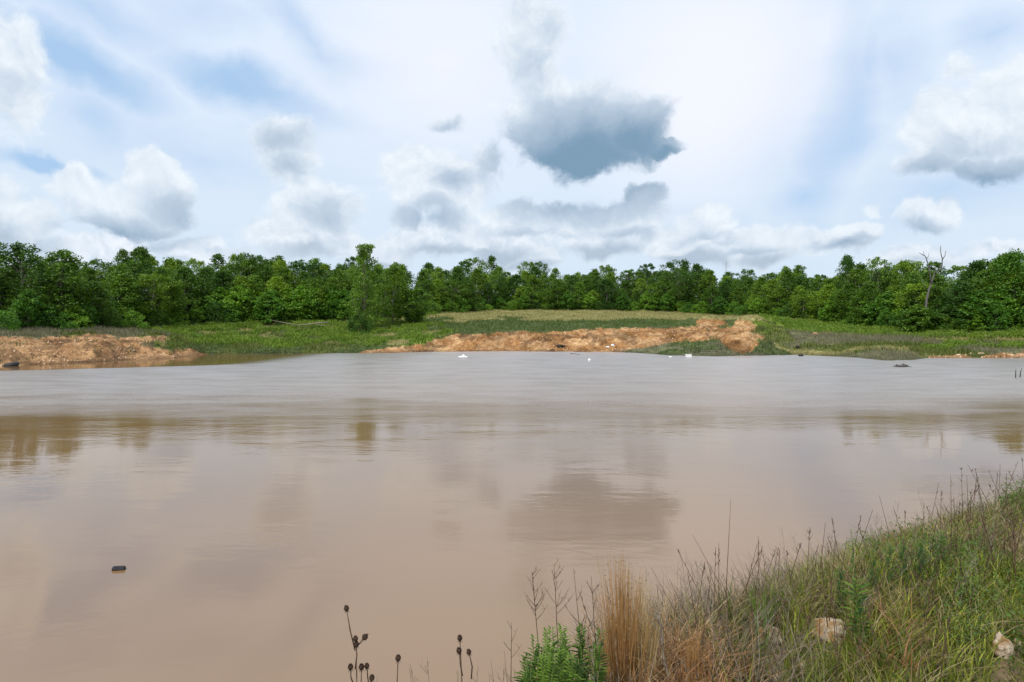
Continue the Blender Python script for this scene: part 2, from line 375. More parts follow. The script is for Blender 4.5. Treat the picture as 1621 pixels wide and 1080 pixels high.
def ground_mat():
    m = bpy.data.materials.new('ground'); m.use_nodes = True; N = NT(m.node_tree); p = N.n['Principled BSDF']
    at_ = N.new('ShaderNodeVertexColor', layer_name='soil'); tc = N.new('ShaderNodeTexCoord'); o = tc.outputs['Object']
    n1 = N.noise(o, 1.6, 8, .7); n2 = N.noise(o, .35, 4, .6)
    c = N.mix(1.0, at_.outputs[0], N.mix(N.step(n1, .3, .7), (.55, .5, .48, 1), (1.35, 1.4, 1.45, 1)), 'MULTIPLY')
    c = N.mix(1.0, c, N.mix(N.step(n2, .35, .65), (.85, .8, .78, 1), (1.12, 1.12, 1.12, 1)), 'MULTIPLY')
    N.put(p.inputs['Base Color'], c); p.inputs['Roughness'].default_value = .95; p.inputs['Specular IOR Level'].default_value = .15
    bp = N.new('ShaderNodeBump'); bp.inputs[0].default_value = .8; bp.inputs[1].default_value = .25
    N.put(bp.inputs['Height'], N.noise(o, 2.2, 9, .75)); N.l.new(bp.outputs[0], p.inputs['Normal'])
    return m
M['ground'] = ground_mat()
GRASS_KINDS = {0: (.115, .135, .035), 1: (.235, .215, .085), 2: (.14, .21, .03), 3: (.14, .145, .075), 4: (.075, .10, .035)}   # olive, pale field, bright weeds, grey weeds, dark
def region(px, py, x, y):
    """which cover grows where: 0 olive, 1 pale field grass, 2 bright weeds, 3 grey weeds, 4 dark short grass"""
    n = fbm(x*.12, y*.12, 71); n2 = fbm(x*.3, y*.3, 77); px = px+(fbm(x*.2, y*.14, 171)-.5)*150; py = py+(fbm(x*.16, y*.16, 172)-.5)*12; r = np.zeros(np.shape(px), int)
    r = np.where((px > 640) & (px < 1230) & (py < 509+8*(n-.5)), 1, r)
    r = np.where((px > 640) & (px < 1185) & (py >= 507+8*(n-.5)) & (py < 532), 4, r)
    r = np.where((px > 1210) & (py < 529+(px-1210)*.028) & (py > 490), np.where(n2 > .40, 2, 1), r)
    r = np.where((px > 1210) & (py >= 527+(px-1210)*.028), np.where(n > .5, 3, np.where(n2 > .55, 1, 0)), r)
    r = np.where((px > 1480) & (py < 554) & (py > 544) & (n2 > .45), 2, r)
    r = np.where((px > 225) & (px < 690) & (py < 560), np.where(n2 > .5, 2, np.where(n > .52, 0, np.where(n2 > .42, 4, 1))), r)
    r = np.where((px > 225) & (px < 700) & (py > 548), np.where(n2 > .5, 4, 0), r)
    r = np.where((px <= 250) & (py < 545), np.where(n2 > .62, 0, 3), r)
    r = np.where((px > 960) & (px < 1250) & (py > 540), np.where(n2 > .5, 4, 3), r)
    return r
def build_ground():
    us = np.concatenate([np.linspace(-2.2, -.82, 60, endpoint=False), np.linspace(-.82, .82, 700), np.linspace(.82, 2.2, 60)[1:]])
    ys = np.concatenate([[8, 20, 32, 40, 46, 50], np.arange(53, 132, .26), np.arange(132, 180, .8), np.arange(180, 240, 5), [260, 300, 380, 500, 750, 1100, 1700, 2600, 4200]])
    U, Y = np.meshgrid(us, ys); X = U*Y
    Z, px, py, cm = ground_h(X, Y)
    Z = np.where(Y > 240, np.maximum(Z, 6), Z)
    nr, nc = X.shape
    idx = np.arange(nr*nc).reshape(nr, nc)
    Fc = np.stack([idx[:-1, :-1], idx[:-1, 1:], idx[1:, 1:], idx[1:, :-1]], -1).reshape(-1, 4)
    me = mesh_np('ground', np.stack([X, Y, Z], -1).reshape(-1, 3), Fc, True)
    reg = region(px, py, X, Y)
    colr = np.array([GRASS_KINDS[i] for i in range(5)])[reg]
    n = fbm(X*.5, Y*.5, 90)[..., None]; nn = fbm(X*.15, Y*.3, 95)[..., None]
    left = sstep(420, 250, px)[..., None]
    orange = np.array([.31, .160, .060]); pale = np.array([.45, .28, .135]); pink = np.array([.36, .21, .10])
    clay = orange+(pale-orange)*sstep(.4, .65, n); clay = clay*(1-left*.75)+pink*left*.75
    clay = clay*(.78+.4*nn)
    wet = (1-sstep(.06, .4, Z))[..., None]
    dark = sstep(.56, .66, fbm(X*.4, Y*.25, 201, 5))[..., None]; clay = clay*(1-.45*dark)
    out = np.where(cm[..., None], clay, colr*(.7+.6*n))
    out = out*(1-.35*wet)
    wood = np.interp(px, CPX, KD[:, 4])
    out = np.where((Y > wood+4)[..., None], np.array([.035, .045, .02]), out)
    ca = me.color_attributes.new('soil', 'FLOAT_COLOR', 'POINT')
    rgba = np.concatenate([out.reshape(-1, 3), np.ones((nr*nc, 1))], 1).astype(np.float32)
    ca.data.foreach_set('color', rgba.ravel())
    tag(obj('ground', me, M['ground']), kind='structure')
build_ground()

# near bank under the photographer
CRX = [-12, -3, -.6, 0, 1.3, 4.1, 8, 14, 40]; CRY = [2.0, 2.1, 2.4, 2.6, 3.5, 5.6, 8.4, 11.5, 22]
def bank_h(x, y):
    x = np.asarray(x, float); y = np.asarray(y, float)
    s = (y-np.interp(x, CRX, CRY))*.85
    up = 1.75+.15*np.clip(-s/2, 0, 1)
    z = np.where(s < 0, up, 1.75-np.where(s < .8, s*s*.42, .269+(s-.8)*.67))
    return np.maximum(z, -1.8)+(fbm(x*1.3, y*1.3, 8)-.5)*.16+(fbm(x*6, y*6, 12, 2)-.5)*.03
def build_bank():
    xs = np.concatenate([np.linspace(-40, -3, 20, endpoint=False), np.linspace(-3, 10, 180, endpoint=False), np.linspace(10, 60, 30)])
    ys = np.concatenate([np.linspace(-60, 0, 15, endpoint=False), np.linspace(0, 14, 190, endpoint=False), np.linspace(14, 32, 20)])
    X, Y = np.meshgrid(xs, ys); Z = bank_h(X, Y); nr, nc = X.shape
    idx = np.arange(nr*nc).reshape(nr, nc)
    Fc = np.stack([idx[:-1, :-1], idx[:-1, 1:], idx[1:, 1:], idx[1:, :-1]], -1).reshape(-1, 4)
    me = mesh_np('near_bank', np.stack([X, Y, Z], -1).reshape(-1, 3), Fc, True)
    tag(obj('near_bank', me, rough_mat('bank_soil', (.055, .04, .022), (.17, .12, .065), 5)), kind='structure')
build_bank()

def water_mat():
    m = bpy.data.materials.new('muddy_water'); m.use_nodes = True; N = NT(m.node_tree); N.n.clear()
    o = N.new('ShaderNodeOutputMaterial'); df = N.new('ShaderNodeBsdfDiffuse'); gl = N.new('ShaderNodeBsdfGlossy', distribution='MULTI_GGX'); mx = N.new('ShaderNodeMixShader'); fr = N.new('ShaderNodeFresnel')
    geo = N.new('ShaderNodeNewGeometry'); P = geo.outputs['Position']
    sp = N.new('ShaderNodeSeparateXYZ'); N.l.new(P, sp.inputs[0]); X, Y = sp.outputs[0], sp.outputs[1]
    def mapped(sx, sy, rot=0):
        mp = N.new('ShaderNodeMapping'); N.l.new(P, mp.inputs[0]); mp.inputs[3].default_value = (sx, sy, 1); mp.inputs[2].default_value = (0, 0, rot); return mp.outputs[0]
    # wind: calm near the bank, ruffled in the open middle, calm again in the lee of the left bank
    w = N.noise(mapped(.35, 1), .09, 4, .55)
    yy = N.math('ADD', Y, N.math('MULTIPLY_ADD', w, 22, -11))
    yy = N.math('ADD', yy, N.math('MULTIPLY_ADD', N.noise(mapped(.25, .8), .6, 4, .6), 12, -6))
    ruf = N.step(yy, 17, 37)
    lee = N.math('MULTIPLY', N.step(N.math('ADD', N.math('MULTIPLY_ADD', X, -.62, Y), N.math('MULTIPLY_ADD', w, 6, -3)), 78.5, 82), N.step(X, -22, -30))
    ruf = N.math('MULTIPLY', ruf, N.math('SUBTRACT', 1, lee), clamp=True)
    gust = N.step(N.noise(mapped(.22, .55, .10), 1.0, 6, .75), .32, .68, .80, 1.06)
    ruf = N.math('MULTIPLY', ruf, gust)
    N.put(df.inputs[0], N.mix(N.noise(mapped(.06, .12), 1.0, 4, .55), (.205, .116, .046, 1), (.265, .160, .074, 1)))
    fr.inputs[0].default_value = 2.05
    N.put(gl.inputs[1], N.math('MULTIPLY_ADD', ruf, .31, .035))
    r1 = N.noise(mapped(.45, 1, .12), 5.0, 3, .55); r2 = N.noise(mapped(.45, 1, .12), 1.1, 2, .5)
    patch = N.step(N.noise(mapped(.35, 1), .35, 3, .5), .42, .62)
    amp = N.math('MULTIPLY_ADD', ruf, .012, N.math('MULTIPLY_ADD', patch, .0034, .0010))
    hgt = N.math('MULTIPLY', N.math('ADD', r1, N.math('MULTIPLY', r2, 1.2)), amp)
    bp = N.new('ShaderNodeBump'); bp.inputs[0].default_value = 1; bp.inputs[1].default_value = 1
    N.put(bp.inputs['Height'], hgt); N.l.new(bp.outputs[0], gl.inputs['Normal'])
    N.l.new(fr.outputs[0], mx.inputs[0]); N.l.new(df.outputs[0], mx.inputs[1]); N.l.new(gl.outputs[0], mx.inputs[2]); N.l.new(mx.outputs[0], o.inputs[0])
    return m
me = mesh_np('water', [(-260, -2, 0), (260, -2, 0), (260, 118, 0), (-260, 118, 0)], [(0, 1, 2, 3)])
tag(obj('water', me, water_mat()), kind='structure')

# ---------------------------------------------------------------- leaves and trees
def leaf_quads(Cn, size, up=.4, r=rng, aspect=.62):
    n = len(Cn); size = np.broadcast_to(size, (n,))[:, None]
    nr = r.normal(size=(n, 3)); nr[:, 2] = np.abs(nr[:, 2])+up; nr /= np.linalg.norm(nr, axis=1)[:, None]
    a = r.normal(size=(n, 3)); a -= nr*(a*nr).sum(1)[:, None]; a /= np.linalg.norm(a, axis=1)[:, None]
    b = np.cross(nr, a)*aspect
    V = np.stack([Cn-a*size, Cn-b*size*.9+nr*size*.12, Cn+a*size, Cn+b*size*.9+nr*size*.12], 1).reshape(-1, 3)
    return V, np.arange(4*n).reshape(n, 4)
def crown_shape(seed, H, style):
    """returns leaf vertices, faces and a trunk MB, base at the origin"""
    r = np.random.default_rng(seed); mb = MB()
    lean = r.normal(0, .03, 2)*H
    nseg = 7; tp = []
    for i in range(nseg+1):
        t = i/nseg; tp.append((lean[0]*t+r.normal(0, .10)*(t > 0), lean[1]*t+r.normal(0, .10)*(t > 0), H*.93*t))
    tp = np.array(tp)
    R0 = {'slim': .14, 'column': .26, 'bush': .06, 'sparse': .15}.get(style, .19)*(H/10)**.8
    mb.tube(tp, [R0*(.9-.8*i/nseg)+.012 for i in range(nseg+1)], 6)
    trunk = lambda t: np.array([np.interp(t, np.linspace(0, .93, nseg+1), tp[:, k]) for k in range(3)])
    cl = []
    spec = {'full': (70, .05, lambda t: .30*np.sin(np.pi*np.clip(t*.85+.18, 0, 1))**.7), 'round': (66, .13, lambda t: .34*np.sin(np.pi*np.clip((t-.1)/.95, 0.02, 1))**.6),
            'slim': (46, .06, lambda t: .17*np.sin(np.pi*np.clip(t*.85+.15, 0, 1))**.6), 'sparse': (34, .45, lambda t: .22*np.sin(np.pi*np.clip((t-.35)/.7, 0.05, 1))**.7),
            'column': (85, .02, lambda t: np.where(t < .78, .165+.03*np.sin(t*23), .085+.04*np.sin(t*40))), 'bush': (34, .02, lambda t: .55*np.sqrt(np.clip(1-t*t, 0.02, 1)))}[style]
    n, t0, wf = spec
    for k in range(n):
        t = t0+(1-t0)*((k+r.random())/n)**(.9 if style != 'bush' else 1.2); a = k*2.399+r.random()*1.2
        rad = float(wf(t))*H*(.45+.7*r.random()**.5)*(1+.25*math.sin(a*2+seed)); p = trunk(min(t, .93))
        c = p+np.array([math.cos(a)*rad, math.sin(a)*rad, (t-.93)*H*.9 if t > .93 else (r.random()-.3)*.05*H])
        cr = H*(.055+.035*r.random())*(1.15 if style in ('full', 'round') else .95)
        if style == 'bush': cr = H*(.12+.08*r.random())
        if t > .85: cr *= .72
        cl.append((c, cr))
        s0 = trunk(max(t-.13-.1*r.random(), .03)*.95); mid = s0*.45+c*.55-np.array([0, 0, .02*H])
        rb = R0*(.36*(1-t)+.10)
        if k % 2 == 0 or style == 'sparse': mb.tube([s0, mid, c], [rb, rb*.6, rb*.25], 4, False)
    L = []
    per = {'column': 105, 'slim': 80, 'sparse': 75, 'bush': 95}.get(style, 105)
    for c, cr in cl:
        m = int(per*(.7+.6*r.random())); d = r.normal(size=(m, 3)); d /= np.linalg.norm(d, axis=1)[:, None]
        rr = cr*(.35+.8*r.random(m)**.6)*(1+.35*np.sin(d[:, 0]*5+c[0]*3)*np.sin(d[:, 1]*5+c[2]*2))
        q = c+d*rr[:, None]*np.array([1.15, 1.15, .72]); q[:, 2] = np.maximum(q[:, 2], .05)
        L.append(q)
    L = np.concatenate(L); sz = (.12+.09*r.random(len(L)))*(1.0 if style != 'bush' else .85)*(H/10)**.25
    V, Fc = leaf_quads(L, sz, .35, r)
    return V, Fc, mb
PROTO = {}
def proto(key, seed, H, style, leafm, barkm='bark', n='tree'):
    V, Fc, mb = crown_shape(seed, H, style)
    tm = bpy.data.meshes.new(key+'_trunk'); tm.from_pydata(mb.v, [], mb.f); tm.materials.append(M[barkm])
    cm_ = mesh_np(key+'_crown', V, Fc); cm_.materials.append(M[leafm])
    PROTO[key] = (n, cm_, tm, H)
LOOK = {}
def defproto(key, look, *a, **k): proto(key, *a, **k); LOOK[key] = look
defproto('fa', 'full dark tree', 11, 10, 'full', 'dark'); defproto('fb', 'full green tree', 12, 10, 'full', 'oak')
defproto('fc', 'broad green tree', 13, 10, 'round', 'oak'); defproto('fd', 'broad dark tree', 14, 10, 'round', 'dark')
defproto('sa', 'slim green tree', 15, 10, 'slim', 'oak'); defproto('sb', 'slim dark tree', 16, 10, 'slim', 'dark')
defproto('pa', 'thin-crowned tree', 17, 10, 'sparse', 'oak', barkm='palebark'); defproto('pb', 'sparse tree', 18, 10, 'sparse', 'dark')
defproto('ba', 'rounded green bush', 21, 3, 'bush', 'bush', n='bush'); defproto('bb', 'bright green bush', 22, 3, 'bush', 'bright', n='bush')
defproto('bc', 'dark green bush', 23, 3, 'bush', 'dark', n='bush'); defproto('ya', 'bright green young tree', 24, 5, 'full', 'bright', n='young_tree')
defproto('yb', 'mid green young tree', 25, 5, 'full', 'bush', n='young_tree'); defproto('yc', 'lime young tree', 26, 4, 'slim', 'lime', n='young_tree')
GH = lambda x, y: float(ground_h(np.array([x]), np.array([y]))[0][0])
def plant(key, px, Y, H, rz=None, sx=1.0):
    n, cm_, tm, H0 = PROTO[key]; x = (px-CX)/F*Y
    e = empty(n, (x, Y, GH(x, Y)-.12), random.random()*6.28 if rz is None else rz)
    s = H/H0; e.scale = (s*sx, s*sx, s)
    obj('trunk', tm, None, e); obj('crown' if n != 'bush' else 'foliage', cm_, None, e)
    if n == 'bush': e.children[0].name = 'stem'
    return e
ORD = 'first second third fourth fifth sixth seventh eighth ninth tenth eleventh twelfth thirteenth fourteenth fifteenth sixteenth seventeenth eighteenth nineteenth twentieth twenty-first twenty-second twenty-third'.split()
SECT = [(-999, 'behind left clay bank'), (265, 'left of the lone tree'), (560, 'behind the lone tree'), (770, 'behind left half of field'),
        (960, 'behind right half of field'), (1130, 'behind the clay mounds'), (1280, 'left of dead snag'), (1490, 'right of dead snag')]
def sect(px):
    r = SECT[0][1]
    for a, b in SECT:
        if px >= a: r = b
    return r
PLANTS = []      # (px, key, rowname, object, group, category)
# treetop rows of the wood seen from the camera
TOPX = [-200, 0, 60, 100, 150, 220, 300, 340, 400, 450, 500, 560, 620, 648, 670, 720, 760, 800, 830, 870, 930, 1000, 1060, 1090, 1150, 1210, 1260, 1300, 1340, 1400, 1440, 1500, 1530, 1570, 1600, 1800]
TOPY = [400, 408, 404, 402, 408, 396, 408, 408, 401, 406, 410, 414, 416, 438, 428, 416, 420, 432, 424, 428, 426, 430, 432, 418, 430, 434, 424, 436, 420, 424, 420, 432, 418, 404, 396, 400]
def wood_row(name, off, spacing, keys, drop, jit, x0=-90, x1=1710, hmul=1.0):
    px = x0
    while px < x1:
        Yb = np.interp(px, CPX, KD[:, 4])+off+random.uniform(-1, 1)*jit
        ppx = px+random.uniform(-.3, .3)*spacing*F/Yb
        x = (ppx-CX)/F*Yb; z = GH(x, Yb)
        top = np.interp(ppx, TOPX, TOPY)+drop+random.gauss(0, 6.5)+(3 if ppx < 600 else -5 if ppx < 1500 else 2)
        H = max((EYE-(top-HY)/F*Yb-z)*hmul, 2.5)
        k = random.choice(keys)
        o = plant(k, ppx, Yb, H, sx=min(max(10/H, .8), 1.25)*random.uniform(.92, 1.15))
        PLANTS.append((ppx, k, name, o, 'trees of the wood behind the pond', 'tree'))
        px += spacing*F/Yb*random.uniform(.8, 1.2)
wood_row('front', 0.5, 3.7, ['fa', 'fb', 'fc', 'sa', 'sa', 'fb', 'sb'], 30, 1.3)
wood_row('second', 5, 3.5, ['fa', 'fb', 'sb', 'sa', 'sb', 'sa', 'fa'], 15, 1.5)
wood_row('third', 10.5, 3.9, ['fa', 'fb', 'sa', 'sb', 'pa', 'pb', 'pb', 'sa'], 8, 2)
wood_row('rear', 18, 4.4, ['sa', 'fb', 'pb', 'sb', 'pa', 'pa', 'pb'], 3, 3)
wood_row('hindmost', 27, 5.2, ['fa', 'sb', 'sa', 'fb'], 12, 3)
# bushes and young trees along the wood edge
px = -70
while px < 1700:
    Yb = np.interp(px, CPX, KD[:, 4])-2.2+random.uniform(-1.2, 1.4)
    right = px > 1200
    k = random.choice(['ba', 'bb', 'ba', 'bc', 'yb', 'ya'] if (330 < px < 560 or right) else ['ba', 'bc', 'ba', 'bc', 'yb', 'bb'])
    H = random.uniform(1.7, 3.4) if k[0] == 'b' else random.uniform(3, 5.4)
    if 330 < px < 560: H *= 1.25
    if 120 < px < 250: H *= .8
    if 760 < px < 1120: H *= .9
    o = plant(k, px, Yb, H, sx=random.uniform(.95, 1.3))
    PLANTS.append((px, k, 'edge', o, 'bushes along the wood edge', 'bush' if k[0] == 'b' else 'tree'))
    px += random.uniform(1.9, 3.6)*F/Yb
for off, sp in ((3.2, 3.0), (9, 3.6)):
    px = -70
    while px < 1700:
        Yb = np.interp(px, CPX, KD[:, 4])+off+random.uniform(-.8, .8)
        if off < 5 or 560 < px < 1300:
            k = random.choice(['ba', 'bc', 'bc', 'yb', 'ba']); o = plant(k, px, Yb, random.uniform(2.6, 4.4), sx=random.uniform(1.1, 1.5))
            PLANTS.append((px, k, 'under', o, 'understory bushes inside the wood', 'bush' if k[0] == 'b' else 'tree'))
        px += sp*F/Yb*random.uniform(.8, 1.2)
# a second storey of bright young trees between px 340 and 560, as in the photo
for px in (350, 378, 402, 428, 455, 476, 500, 524, 545, 1330, 1372, 1405, 1548, 1585):
    Yb = np.interp(px, CPX, KD[:, 4])-.4+random.uniform(-.8, .8); k = random.choice(['ya', 'ya', 'yb'])
    o = plant(k, px, Yb, random.uniform(5.0, 6.4), sx=1.3); PLANTS.append((px, k, 'edge', o, 'bushes along the wood edge', 'tree'))
cnt = {}
for px, k, row, o, grp, cat in sorted(PLANTS, key=lambda q: q[0]):
    s = sect(px); key = (LOOK[k], row, s); i = cnt.get(key, 0); cnt[key] = i+1
    where = ('at wood edge ' if row == 'edge' else 'inside the wood ' if row == 'under' else 'in the %s row ' % row)+s
    tag(o, '%s %s from left %s' % (ORD[i], LOOK[k], where), cat, grp)
# singular trees
def single(key, px, Y, H, label, seed, style, leafm, sx=1.0, name='tree', cat='tree', barkm='bark'):
    proto('x'+key, seed, H, style, leafm, barkm, n=name); o = plant('x'+key, px, Y, H, 0, sx); tag(o, label, cat); return o
single('tall', 577, 112, 14.1, 'tallest dark green tree standing alone in front of the wood above the pond', 31, 'column', 'dark', .72)
single('tall2', 622, 121, 10.6, 'broad full tree standing just right of the tallest tree', 32, 'full', 'oak', 1.0)
single('t3', 655, 122, 6.2, 'low rounded dark tree right of the tallest tree at the grass edge', 33, 'round', 'dark', 1.2)
single('t4', 1442, 118, 11.6, 'tree with two bare-necked tufts on top, left of the dead snag', 35, 'sparse', 'oak', 1.0)
single('t5', 1392, 120, 12.0, 'tall thin tufted tree poking above the wood left of the snag', 36, 'sparse', 'dark', .8)
single('t6', 1340, 128, 12.2, 'narrow tufted treetop poking above the wood, farthest left of the snag', 37, 'slim', 'dark', .8)
single('t7', 30, 88, 10.8, 'tall dark tree with flat ragged top at the far left end', 38, 'round', 'dark', 1.0)
single('t8', 97, 89, 10.4, 'slim dark tree with ragged top above the left clay bank', 39, 'slim', 'dark', 1.25)
single('t9', 400, 128, 12.3, 'tree with open rounded top rising over the bright bushes', 40, 'sparse', 'dark', 1.1)
single('t10', 1075, 165, 12.2, 'tallest round-topped tree over the right end of the field', 41, 'round', 'dark', 1.0)
single('t11', 1600, 104, 11.8, 'tall bright full tree at the far right edge of the wood', 42, 'full', 'bush', 1.1)
single('tb', 568, 110, 3.0, 'dark bush at the foot of the tallest tree', 48, 'bush', 'dark', 1.1, 'bush', 'bush')
single('sn1', 1452, 102.6, 4.3, 'dense dark young tree hiding the foot of the dead snag, left side', 51, 'full', 'dark', 1.5, 'young_tree')
single('sn2', 1474, 102.8, 3.7, 'dense green young tree hiding the foot of the dead snag, right side', 52, 'full', 'oak', 1.5, 'young_tree')
single('sn3', 1500, 103.0, 4.0, 'third low tree right of the foot of the dead snag', 53, 'full', 'dark', 1.3, 'young_tree')
single('lime', 1425, 108.5, 3.4, 'small lime green sapling leaning in front of the dark bushes', 43, 'slim', 'lime', 1.5, 'young_tree')
single('pale', 1545, 101.5, 3.6, 'pale green sapling at the wood edge near the right side', 44, 'slim', 'lime', 1.3, 'young_tree')
single('lb3', 5, 78, 2.6, 'bright bush at left picture edge above the clay bank', 47, 'bush', 'bright', 1.0, 'bush', 'bush')

# dead snag
def snag():
    D = 104.6; q = lambda px, py, dy=0: tuple(at(px, py, D+dy))
    e = empty('dead_tree', (0, 0, 0)); tag(e, 'bare grey dead tree with forked limbs rising above the green wood', 'dead tree')
    base = at(1461, 521, D); mb = MB()
    mb.tube([base, q(1465, 490), q(1468, 470), q(1472, 455), q(1477, 441), q(1480, 433)], [.20, .185, .165, .145, .115, .095], 8); mb.build('trunk', M['snag'], e)
    for pts, r0 in (([(1480, 433), (1487, 428), (1491, 424), (1492, 410), (1490, 403), (1489, 396), (1489.5, 389)], .17), ([(1492, 411), (1496, 405), (1497, 399), (1498, 397)], .09),
                    ([(1474, 448), (1472, 428), (1467, 411), (1465, 406), (1460, 403), (1455, 400)], .15), ([(1467, 409), (1470, 406), (1470.5, 400)], .07), ([(1464, 405), (1462, 402), (1462.5, 397)], .05),
                    ([(1481, 434), (1480.5, 426), (1481.5, 419)], .10), ([(1486, 429), (1489, 420), (1488, 417)], .05), ([(1470, 463), (1462, 450), (1459, 440)], .08)):
        mb = MB(); n = len(pts); mb.tube([q(a, b, random.uniform(-.3, .3)) for a, b in pts], [.72*r0*(1-.7*i/(n-1)) for i in range(n)], 6); mb.build('limb', M['snag'], e)
snag()
def radio_mast():
    D = 700.0; p0 = at(1149.5, 470, D); p1 = at(1149.5, 414, D); mb = MB()
    w = .35; legs = [(-w, -w), (w, -w), (0, w)]
    for a, b in legs: mb.tube([p0+np.array([a, b, 0]), p1+np.array([a, b, 0])], .07, 4)
    e = empty('radio_mast', tuple(p0)); tag(e, 'thin faint radio mast standing far behind the wood', 'mast')
    n = 18
    for i in range(n):
        za = p0[2]+(p1[2]-p0[2])*i/n; zb = p0[2]+(p1[2]-p0[2])*(i+1)/n
        for k in range(3):
            a, b = legs[k], legs[(k+1) % 3]; mb.tube([(p0[0]+a[0], p0[1]+a[1], za), (p0[0]+b[0], p0[1]+b[1], zb)], .04, 3)
    o = mb.build('lattice', M['greystem']); o.parent = e; o.matrix_parent_inverse = e.matrix_world.inverted(); o.location = (-p0[0], -p0[1], -p0[2])
radio_mast()

# ---------------------------------------------------------------- ground cover on the far shore
def blades(B, h, w, lean, seg=3, r=rng, curl=.4, zdir=None):
    """ribbons: B (n,3) bases, h heights, w widths, lean (n,2) horizontal lean at the tip"""
    n = len(B); a = r.random(n)*2*np.pi; side = np.stack([np.cos(a), np.sin(a), np.zeros(n)], 1)
    Vs = []
    for i in range(seg+1):
        t = i/seg; off = np.zeros((n, 3)); off[:, :2] = lean*(t**(1+curl*2))[None] if np.isscalar(t) and False else lean*(t**(1+curl*2))
        off[:, 2] = h*(t-.25*curl*t*t)
        ww = (w*(1-t)**.7*.5+w*.06)[:, None]
        Vs.append(B+off-side*ww); Vs.append(B+off+side*ww)
    V = np.stack(Vs, 1).reshape(-1, 3); k = 2*(seg+1)
    f = np.array([[2*i, 2*i+1, 2*i+3, 2*i+2] for i in range(seg)])
    Fc = (np.arange(n)[:, None, None]*k+f[None]).reshape(-1, 4)
    return V, Fc
def far_cover():
    n = 150000
    px = rng.uniform(-120, 1740, n); D0 = np.interp(px, CPX, KD[:, 0]); D1 = np.interp(px, CPX, KD[:, 4])+3
    Y = D0+(D1-D0)*rng.random(n)**.85; X = (px-CX)/F*Y
    Z, p_, py, cm = ground_h(X, Y)
    reg = region(p_, py, X, Y); ok = (Z > .04)
    keep = ok & (~cm | (rng.random(n) < .012+.10*(fbm(X*.3, Y*.3, 66) > .62)))
    reg = np.where(cm, np.where(rng.random(n) < .5, 3, 4), reg)
    specs = {0: ('olive_grass', (.085, .115, .022), (.17, .19, .05), .42, .09, 'rough olive grass growing along the far shore'),
             1: ('field_grass', (.17, .19, .05), (.31, .28, .12), .26, .08, 'pale yellow green grass covering the far field'),
             2: ('bright_weeds', (.095, .175, .016), (.27, .36, .045), .50, .16, 'bright green weeds in front of the wood'),
             3: ('grey_weeds', (.12, .115, .070), (.24, .225, .15), .5, .05, 'thin grey purple dead weeds on the far shore'),
             4: ('dark_grass', (.055, .10, .02), (.12, .16, .035), .38, .09, 'dark green short grass at the far shore')}
    for k, (nm, a, b, hh, ww, lab) in specs.items():
        s = keep & (reg == k); B = np.stack([X, Y, Z-.03], 1)[s]; m = len(B)
        if not m: continue
        clump = .5+1.1*fbm(B[:, 0]*.45, B[:, 1]*.45, 60+k)
        h = hh*clump*(.5+rng.random(m)); V, Fc = blades(B, h, ww*(.6+.8*rng.random(m)), rng.normal(0, .18, (m, 2)), 2)
        if k == 2:
            Cn = np.repeat(B, 2, 0)+rng.normal(0, .12, (2*m, 3)); Cn[:, 2] = np.repeat(B[:, 2]+h*.8, 2)*1.0+rng.normal(0, .08, 2*m)
            V2, F2 = leaf_quads(Cn, .06+.07*rng.random(2*m), .5); Fc = np.concatenate([Fc, F2+len(V)]); V = np.concatenate([V, V2])
        tag(obj(nm, mesh_np(nm, V, Fc), leaf_mat(nm, a, b, transl=.3, scale=.35)), lab, 'grass' if 'grass' in nm else 'weeds', kind='stuff')
far_cover()
